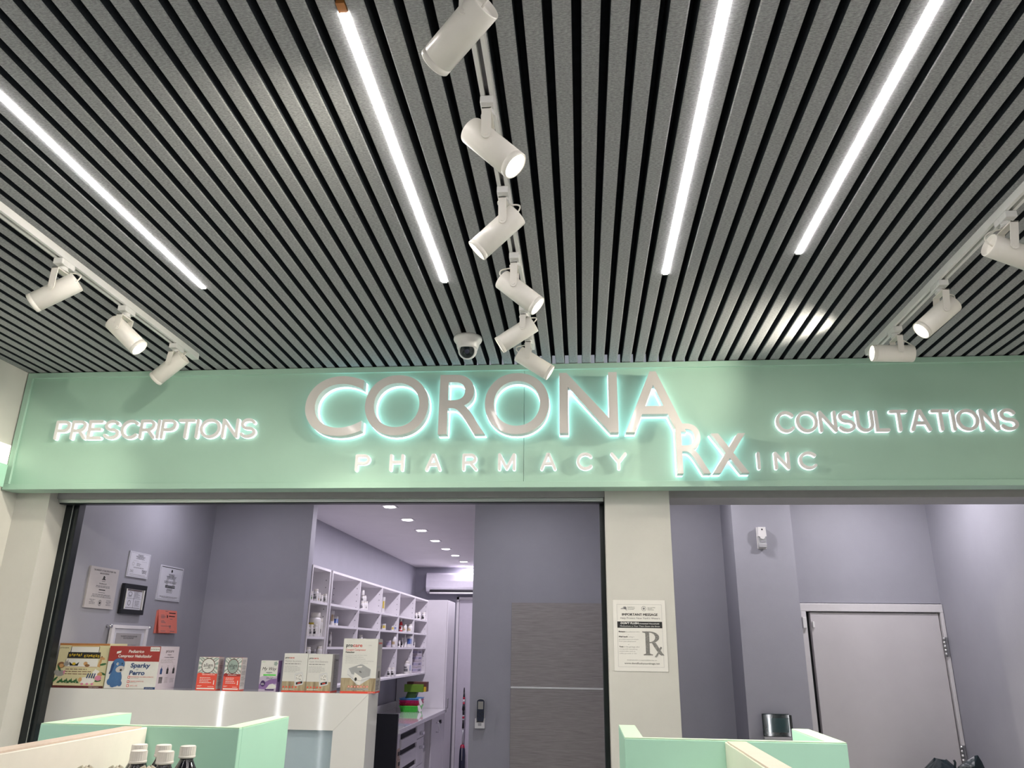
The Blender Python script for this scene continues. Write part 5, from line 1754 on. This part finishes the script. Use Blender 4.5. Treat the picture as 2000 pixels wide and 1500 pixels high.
put(1069, 845, 700, 34, 'b', 6, FROWS, f(3, 1), '', 0.09, shape='neck', bodym=BOTM[6], lab='slim red bottle on the second shelf of the fourth bay')
put(1110, 858, 788, 48, 'b', 7, FROWS, f(3, 1), 'left of the two jars', 0.06)
put(1165, 862, 788, 56, 'b', 7, FROWS, f(3, 1), 'right of the two jars', 0.06)
put(1050, 1025, 958, 26, 'b', 2, FROWS, f(3, 2), 'first from the left', 0.06)
put(1084, 1026, 935, 22, 'b', 2, FROWS, f(3, 2), 'second from the left', 0.08)
put(1112, 1028, 900, 38, 'b', None, FROWS, f(3, 2), 'third from the left', 0.08, shape='neck')
put(1160, 1030, 922, 50, 'x', 5, FROWS, f(3, 2), '', 0.06, m1=PAPER, lab='white carton with a blue band on the third shelf of the fourth bay')
put(1134, 1302, 1180, 58, 'b', 8, FROWS, f(3, 3), '', 0.09, lab='large white bottle on the bottom shelf of the fourth bay')
put(1168, 1303, 1195, 18, 'x', 5, FROWS, f(3, 3), 'beside the large bottle', 0.06)
put(1236, 712, 648, 28, 'b', 8, FROWS, f(4, 0), 'first from the left', 0.10)
put(1266, 718, 645, 36, 'b', 2, FROWS, f(4, 0), 'second from the left', 0.07)
put(1315, 722, 645, 34, 'b', 2, FROWS, f(4, 0), 'last on the right', 0.07)
put(1212, 1030, 945, 22, 'b', 8, FROWS, f(4, 2), 'alone', 0.07)
gp = onX(*zp(1240, 1302), XF - 0.06)
for i in range(4):
    med_box(XF - 0.03, gp.y + 0.04, SB + TH + 0.085 * i, 0.34, 0.24, 0.082, LCARD, BOTM[9], 'grey-lilac glove carton, %s in the stack of four on the bottom shelf' % ('lowest', 'second up', 'third up', 'topmost')[i], 'stacked glove cartons', 'LARGE')
pp = onX(*zp(1075, 1312), XF - 0.06)
o = MB().box(XF - 0.2, XF - 0.005, pp.y - 0.35, pp.y + 0.35, SB + TH + 0.0005, SB + TH + 0.006).build('paper_sheet', PAPER)
tag(o, 'loose white papers lying flat on the bottom shelf of the fourth bay', 'paper')

# tall cabinet, base cabinets, worktop
XC = -2.13
t = thing('tall_cabinet', 'tall white cabinet at the far end of the shelving', 'cabinet', (-2.5, 12.95, FLOOR))
tcz = onY(857, 1172, 12.625).z
MB().box(-2.905, XC - 0.022, 12.625, 13.29, FLOOR, tcz, 0, bevel=0.002, seg=1).build('carcass', WHITE, t)
d = MB().box(XC - 0.02, XC, 12.632, 13.285, FLOOR + 0.1, tcz - 0.004, 0, bevel=0.003, seg=1).build('cabinet_door', WHITE, t)
hp0, hp1 = onX(873.5, 1364, XC + 0.02), onX(873.5, 1383, XC + 0.02)
b = MB()
b.tube([(XC, 12.72, hp0.z), (XC + 0.03, 12.72, hp0.z), (XC + 0.03, 12.72, hp1.z), (XC, 12.72, hp1.z)], 0.008, 8)
b.build('handle', STEEL, d)

WT = -0.905
BY0 = 9.40
t = thing('worktop', 'glossy white worktop under the shelving holding the plastic baskets', 'worktop', (-2.5, 11, WT - 0.05))
MB().box(-2.905, XC + 0.03, BY0 + 0.025, 12.62, WT - 0.05, WT, 0, bevel=0.003).build('slab', LACQ, t)
MB().box(-2.905, -2.885, BY0 + 0.025, 12.62, WT + 0.0005, WT + 0.10).build('upstand', LACQ, t)
o = MB().box(-2.905, XC + 0.012, BY0 - 0.02, BY0 + 0.02, FLOOR, onY(760, 1394, BY0).z, 0, bevel=0.002).build('end_panel', PLB)
tag(o, 'black end panel closing off the worktop behind the reception counter', 'panel')
o['label'] = 'black panel closing off the worktop behind the reception counter'
o.name = 'black_panel'


def bx_px(px, py):
    p = onX(px, py, XC)
    return p.y


t = thing('base_cabinet', 'white base cabinet with drawers and a door under the worktop', 'cabinet', (-2.5, 11, FLOOR))


def zz(x, y):
    return 720 + x / 8.333, 1380 + y / 8.333


ya, yb = bx_px(*zz(545, 500)), bx_px(*zz(800, 400))
# two columns of drawers: open-topped wide fronts, then narrow fronts with handles
ym = bx_px(*zz(790, 420))
ye = bx_px(*zz(900, 400))
zrow = [onX(*zz(680, 395), XC).z, onX(*zz(660, 645), XC).z, onX(*zz(655, 930), XC).z, onX(*zz(650, 1200), XC).z]
for i in range(3):
    MB().box(XC - 0.02, XC, ya, ym - 0.004, zrow[i + 1] + 0.004, zrow[i] - 0.055, 0, bevel=0.002, seg=1).build('drawer_front', WHITE, t)
    MB().box(XC - 0.0215, XC - 0.018, ya + 0.02, ym - 0.02, zrow[i] - 0.052, zrow[i] + 0.0).build('drawer_gap', INK, t)
zn = [WT - 0.06, onX(*zz(845, 505), XC).z, onX(*zz(820, 945), XC).z, onX(*zz(800, 1250), XC).z]
for i in range(3):
    dd = MB().box(XC - 0.02, XC + 0.002, ym, ye, zn[i + 1] + 0.004, zn[i] - 0.004, 0, bevel=0.002, seg=1).build('drawer_front', WHITE, t)
    zc_ = zn[i] - 0.11 if i < 2 else zn[i] - 0.1
    MB().box(XC + 0.003, XC + 0.045, (ym + ye) / 2 - 0.05, (ym + ye) / 2 + 0.06, zc_ - 0.02, zc_ + 0.02, 0, bevel=0.006).build('handle', CHROME, dd)
y2, y3 = bx_px(*zz(1030, 300)), bx_px(*zz(1215, 250))
MB().box(-2.905, XC - 0.022, BY0 + 0.03, ye, FLOOR, WT - 0.052, 0).build('carcass', WHITE, t)
MB().box(-2.905, XC - 0.022, y2, 12.61, FLOOR, WT - 0.052, 0).build('carcass', WHITE, t)
MB().box(-2.905, -2.885, ye + 0.001, y2 - 0.001, FLOOR, WT - 0.052, 0).build('bay_back', WHITE, t)
dd = MB().box(XC - 0.02, XC, y2, 12.6, FLOOR + 0.1, WT - 0.06, 0, bevel=0.003, seg=1).build('cabinet_door', WHITE, t)
yh = bx_px(*zz(1100, 330))
zh0, zh1 = onX(*zz(1100, 265), XC).z, onX(*zz(1100, 415), XC).z
b = MB()
b.tube([(XC, yh, zh0), (XC + 0.045, yh, zh0), (XC + 0.045, yh, zh1), (XC, yh, zh1)], 0.010, 8)
b.build('handle', CHROME, dd)
b = MB()
b.box(XC + 0.001, XC + 0.03, yh + 0.22, yh + 0.30, zh0 - 0.03, zh0 + 0.02, 0, bevel=0.006)
b.build('lock_knob', PLB, dd)
# white bin in the open bay
by_, bz_ = (ye + y2) / 2 + 0.03, onX(*zz(945, 480), XC - 0.1).z
o = thing('waste_bin', 'white swing bin in the open bay under the worktop', 'bin', (XC - 0.13, by_, FLOOR))
hb_ = bz_ - FLOOR
MB().lathe([(0.075, 0.001), (0.095, hb_ - 0.18), (0.10, hb_ - 0.16), (0.10, hb_ - 0.14)], (XC - 0.13, by_, FLOOR), (0, 0, 1), seg=24).build('bin_body', PLW, o)
MB().lathe([(0.103, hb_ - 0.139), (0.103, hb_ - 0.10), (0.08, hb_ - 0.04), (0.0, hb_)], (XC - 0.13, by_, FLOOR), (0, 0, 1), seg=24).build('bin_lid', PLG, o)
# folders leaning between the black panel and the drawers
for i, (px, py, lab) in enumerate(((777.5, 1464, 'upper manila folder sticking out past the black panel'), (778, 1484, 'lower manila folder sticking out past the black panel'))):
    p = onX(px, py, XC + 0.02)
    o = thing('paper_folder', lab, 'folder', (XC + 0.015, p.y, p.z - 0.1), 'manila folders by the black panel')
    z0 = p.z - 0.12
    MB().box(XC + 0.001, XC + 0.014, p.y - 0.02, p.y + 0.12, z0, p.z, 0, bevel=0.002, seg=1).build('cover', FILEC, o)
    MB().box(XC + 0.0142, XC + 0.017, p.y + 0.02, p.y + 0.10, z0 + 0.05, p.z - 0.03).build('tab_label', INK, o)

# baskets and cards on the worktop
bp = onZ(800, 1390.5, WT)
by = bp.y


def bpx(px, py):
    return onY(px, py, by)


def basket(px0, px1, pyt, pyb, m_, rim, label, z0=None, taper=0.87):
    a, c_ = bpx(px0, pyt), bpx(px1, pyt)
    zb = bpx(px0, pyb).z if z0 is None else z0
    zt = a.z
    xm, hw, dp = (a.x + c_.x) / 2, (c_.x - a.x) / 2, 0.20
    t = thing('plastic_basket', label, 'basket', (xm, by + dp, zb), 'stacked plastic baskets')
    lo = [(-hw * taper, -0.0), (hw * taper, 0.0), (hw * taper, dp * 1.7), (-hw * taper, dp * 1.7)]
    hi = [(-hw, -0.02), (hw, -0.02), (hw, dp * 1.8), (-hw, dp * 1.8)]
    b = MB()
    L = [b.bm.verts.new((xm + x, by + y, zb + 0.0006)) for x, y in lo]
    Hh = [b.bm.verts.new((xm + x, by + y, zt)) for x, y in hi]
    Li = [b.bm.verts.new((xm + x * 0.95, by + 0.012 + y * 0.95, zb + 0.008)) for x, y in lo]
    Hi = [b.bm.verts.new((xm + x * 0.95, by + 0.012 + y * 0.95, zt)) for x, y in hi]
    for i in range(4):
        j = (i + 1) % 4
        b._face([L[i], L[j], Hh[j], Hh[i]], 0)
        b._face([Hi[i], Hi[j], Li[j], Li[i]], 0)
        b._face([Hh[i], Hh[j], Hi[j], Hi[i]], 0)
    b._face(list(reversed(L)), 0)
    b._face(Li, 0)
    b.build('basket_shell', m_, t)
    nr = 14
    b = MB()
    for i in range(nr):
        u = -1 + 2 * (i + 0.5) / nr
        b.prism([(u * hw * taper - 0.004, 0.02 * (zt - zb)), (u * hw * taper + 0.004, 0.02 * (zt - zb)), (u * hw * 0.97 + 0.004, 0.78 * (zt - zb)), (u * hw * 0.97 - 0.004, 0.78 * (zt - zb))], (xm, by - 0.022, zb), X_, Z_, Y_, 0.02)
    b.build('ribs', m_, t)
    b = MB()
    hz = (zt - zb) * 0.16
    b.box(xm - hw - 0.006, xm + hw + 0.006, by - 0.030, by - 0.014, zt - hz, zt + 0.001, 0, bevel=0.002, seg=1)
    b.box(xm - hw - 0.006, xm - hw + 0.006, by - 0.014, by + dp * 1.8, zt - hz, zt + 0.001)
    b.box(xm + hw - 0.006, xm + hw + 0.006, by - 0.014, by + dp * 1.8, zt - hz, zt + 0.001)
    b.build('rim', rim, t)
    return zt


z1 = basket(781, 817, 1378.2, 1391, GREENP, GREENP, 'lime green plastic basket at the bottom of the stack', WT)
z2 = basket(780.5, 818, 1373, 1378, REDP, REDP, 'crimson plastic basket second from the bottom', z1 + 0.0015, 0.97)
z3 = basket(780.5, 818.5, 1367.5, 1373, PINKP, PINKP, 'magenta plastic basket under the blue one', z2 + 0.0015, 0.97)
z4 = basket(781, 819, 1363.5, 1367.5, BLUEP, BLUEP, 'sky blue plastic basket on top of the stack', z3 + 0.0015, 0.97)
# white tags hanging off the baskets
for px, py, lab in ((820.5, 1371, 'white paper tag on the side of the magenta basket'), (818.5, 1384, 'white paper tag on the side of the green basket')):
    p = bpx(px, py)
    b = MB()
    b.prism([(-0.03, 0.04), (0.0, 0.05), (0.035, -0.02), (0.01, -0.05), (-0.012, -0.03)], (p.x + 0.012, by - 0.035, p.z), X_, Z_, Y_, 0.003)
    o = b.build('paper_tag', PAPER)
    tag(o, lab, 'tag', 'paper tags on the baskets')
a, c_ = bpx(791, 1352), bpx(811, 1352)
o = thing('card_holder', 'green card stand on the blue basket carrying a display box', 'stand', ((a.x + c_.x) / 2, by + 0.12, z4))
b = MB()
b.prism([(bpx(790, 1363).x, z4 + 0.001), (bpx(809, 1363).x, z4 + 0.001), (bpx(813.5, 1351).x, bpx(813, 1351).z), (bpx(795, 1351).x, bpx(795, 1351).z)], (0, by + 0.05, 0), X_, Z_, Y_, 0.12)
b.build('support', OLIVED, o)
g0, g1 = bpx(788.5, 1351.5), bpx(826.5, 1337)
b = MB()
b.box(g0.x, g1.x, by + 0.02, by + 0.06, g0.z, g1.z, 0, bevel=0.003)
b.build('front_card', OLIVE, o)
g0, g1 = bpx(792, 1351), bpx(832, 1332.5)
MB().box(g0.x, g1.x, by + 0.065, by + 0.22, g0.z, g1.z, 0, bevel=0.003).build('box_back', BROWN, o)
g0, g1 = bpx(826.5, 1351), bpx(831, 1342)
MB().box(g0.x, g1.x, by + 0.03, by + 0.064, g0.z, g1.z).build('side_card', YELLOW, o)

# far wall: air conditioner, pale door, spray mop
a0, a1 = onY(833, 1118.5, 13.4), onY(833.5, 1158, 13.4)
axr = -1.30
t = thing('air_conditioner', 'white split air conditioner high on the far wall of the dispensary', 'air conditioner', ((a0.x + axr) / 2, 13.5, a1.z))
b = MB()
hh = a0.z - a1.z
prof = [(0, 0.0), (0.10, -0.0), (0.20, 0.03), (0.245, 0.10), (0.25, hh * 0.6), (0.235, hh - 0.03), (0.20, hh), (0, hh)]
b.prism([(-y, z) for y, z in prof], (a0.x, 13.648, a1.z), Y_, Z_, X_, axr - a0.x)
b.build('housing', mat('ac_white_plastic', (0.70, 0.68, 0.74), 0.22, noise=0.02, coat=0.3), t)
MB().box(a0.x + 0.07, axr - 0.07, 13.41, 13.55, a1.z - 0.002, a1.z + 0.055).build('air_outlet', INK, t)
MB().box(a0.x + 0.07, axr - 0.07, 13.385, 13.415, a1.z - 0.012, a1.z + 0.012, 0, bevel=0.003).build('louvre', PLW, t)
MB().tube([(a0.x - 0.02, 13.64, a1.z + 0.12), (a0.x - 0.25, 13.63, a1.z - 0.05), (a0.x - 0.28, 13.63, a1.z - 0.30)], 0.006, 6).build('pipe', PLG, t)

d3 = thing('door_3', 'pale door in the far wall of the dispensary', 'door', (-1.9, 13.63, FLOOR))
d3['kind'] = 'structure'
del d3['category']
x0 = onY(893.5, 1300, 13.62).x
x1 = x0 + 0.95
dz = onY(905, 1172, 13.62).z
LILD = mat('lilac_white_door_paint', (0.60, 0.57, 0.63), 0.4, noise=0.02)
MB().box(x0, x1, 13.615, 13.649, FLOOR, dz, 0, bevel=0.003).build('door_leaf', LILD, d3)
MB().box(x0 - 0.05, x0 - 0.004, 13.60, 13.649, FLOOR, dz + 0.05, 0, bevel=0.003).build('side_casing', WHITE, d3)
MB().box(x1 + 0.004, x1 + 0.05, 13.60, 13.649, FLOOR, dz + 0.05, 0, bevel=0.003).build('side_casing', WHITE, d3)
MB().box(x0 - 0.05, x1 + 0.05, 13.60, 13.649, dz + 0.004, dz + 0.05, 0, bevel=0.003).build('head_casing', WHITE, d3)

my = 13.45
q = lambda px, py: onY(px, py, my)
top, bot = q(906.8, 1343), q(901, 1530)
axis = (bot - top)


def mp(py):
    return top + axis * ((py - 1343) / (1530 - 1343))


t = thing('spray_mop', 'black and red spray mop standing against the far pale door', 'mop', (bot.x, my, FLOOR))
pxm = 1 / F * top.length
b = MB()
b.cyl(mp(1343), mp(1352), 0.010, 0.012, 12)
b.cyl(mp(1352), mp(1366), 0.012, 0.017, 12)
b.cyl(mp(1376), mp(1388), 0.018, 0.026, 12)
b.cyl(mp(1388), mp(1400), 0.020, 0.016, 12)
b.cyl(mp(1408), mp(1424), 0.016, 0.018, 12)
b.build('grip', PLB, t)
b = MB()
for a_, c2 in ((1362, 1366.5), (1372, 1379), (1401, 1405)):
    b.cyl(mp(a_), mp(c2), 0.0175, 0.0185, 12)
b.build('red_collar', REDP, t)
b = MB()
for a_, c2 in ((1366.5, 1372), (1398, 1400), (1405, 1407)):
    b.cyl(mp(a_), mp(c2), 0.0172, 0.0172, 12)
b.build('white_collar', PLW, t)
b = MB()
b.cyl(mp(1424), mp(1456), 0.010, 0.010, 12)
b.cyl(mp(1490), Vector((mp(1490).x, my, FLOOR + 0.05)), 0.010, 0.010, 12)
b.build('pole', ALU, t)
ax = axis.normalized()
L_ = (mp(1500) - mp(1456)).length
b = MB()
b.lathe([(0.012, 0.0), (0.030, 0.012), (0.045, 0.07), (0.050, 0.16), (0.050, L_ + 0.06), (0.035, L_ + 0.12), (0.012, L_ + 0.14)], mp(1456), ax, seg=24)
b.build('tank', PLN, t)
b = MB()
b.lathe([(0.0135, -0.004), (0.032, 0.010), (0.040, 0.042), (0.0385, 0.046)], mp(1456) , ax, seg=24, closed=False)
b.build('tank_cap', REDP, t)
p0 = mp(1458) + Vector((0, -0.052, 0))
MB().tube([mp(1459) + Vector((0, -0.034, 0)), mp(1464) + Vector((0, -0.052, 0)), mp(1486) + Vector((0, -0.056, 0))], 0.007, 8).build('silver_spine', PLG, t)
MB().box(mp(1500).x - 0.22, mp(1500).x + 0.22, my - 0.08, my + 0.06, FLOOR + 0.001, FLOOR + 0.05, 0, bevel=0.01).build('mop_head', PLN, t)

# the helper properties are not part of the scene
for o in bpy.data.objects:
    if '_wl' in o:
        del o['_wl']
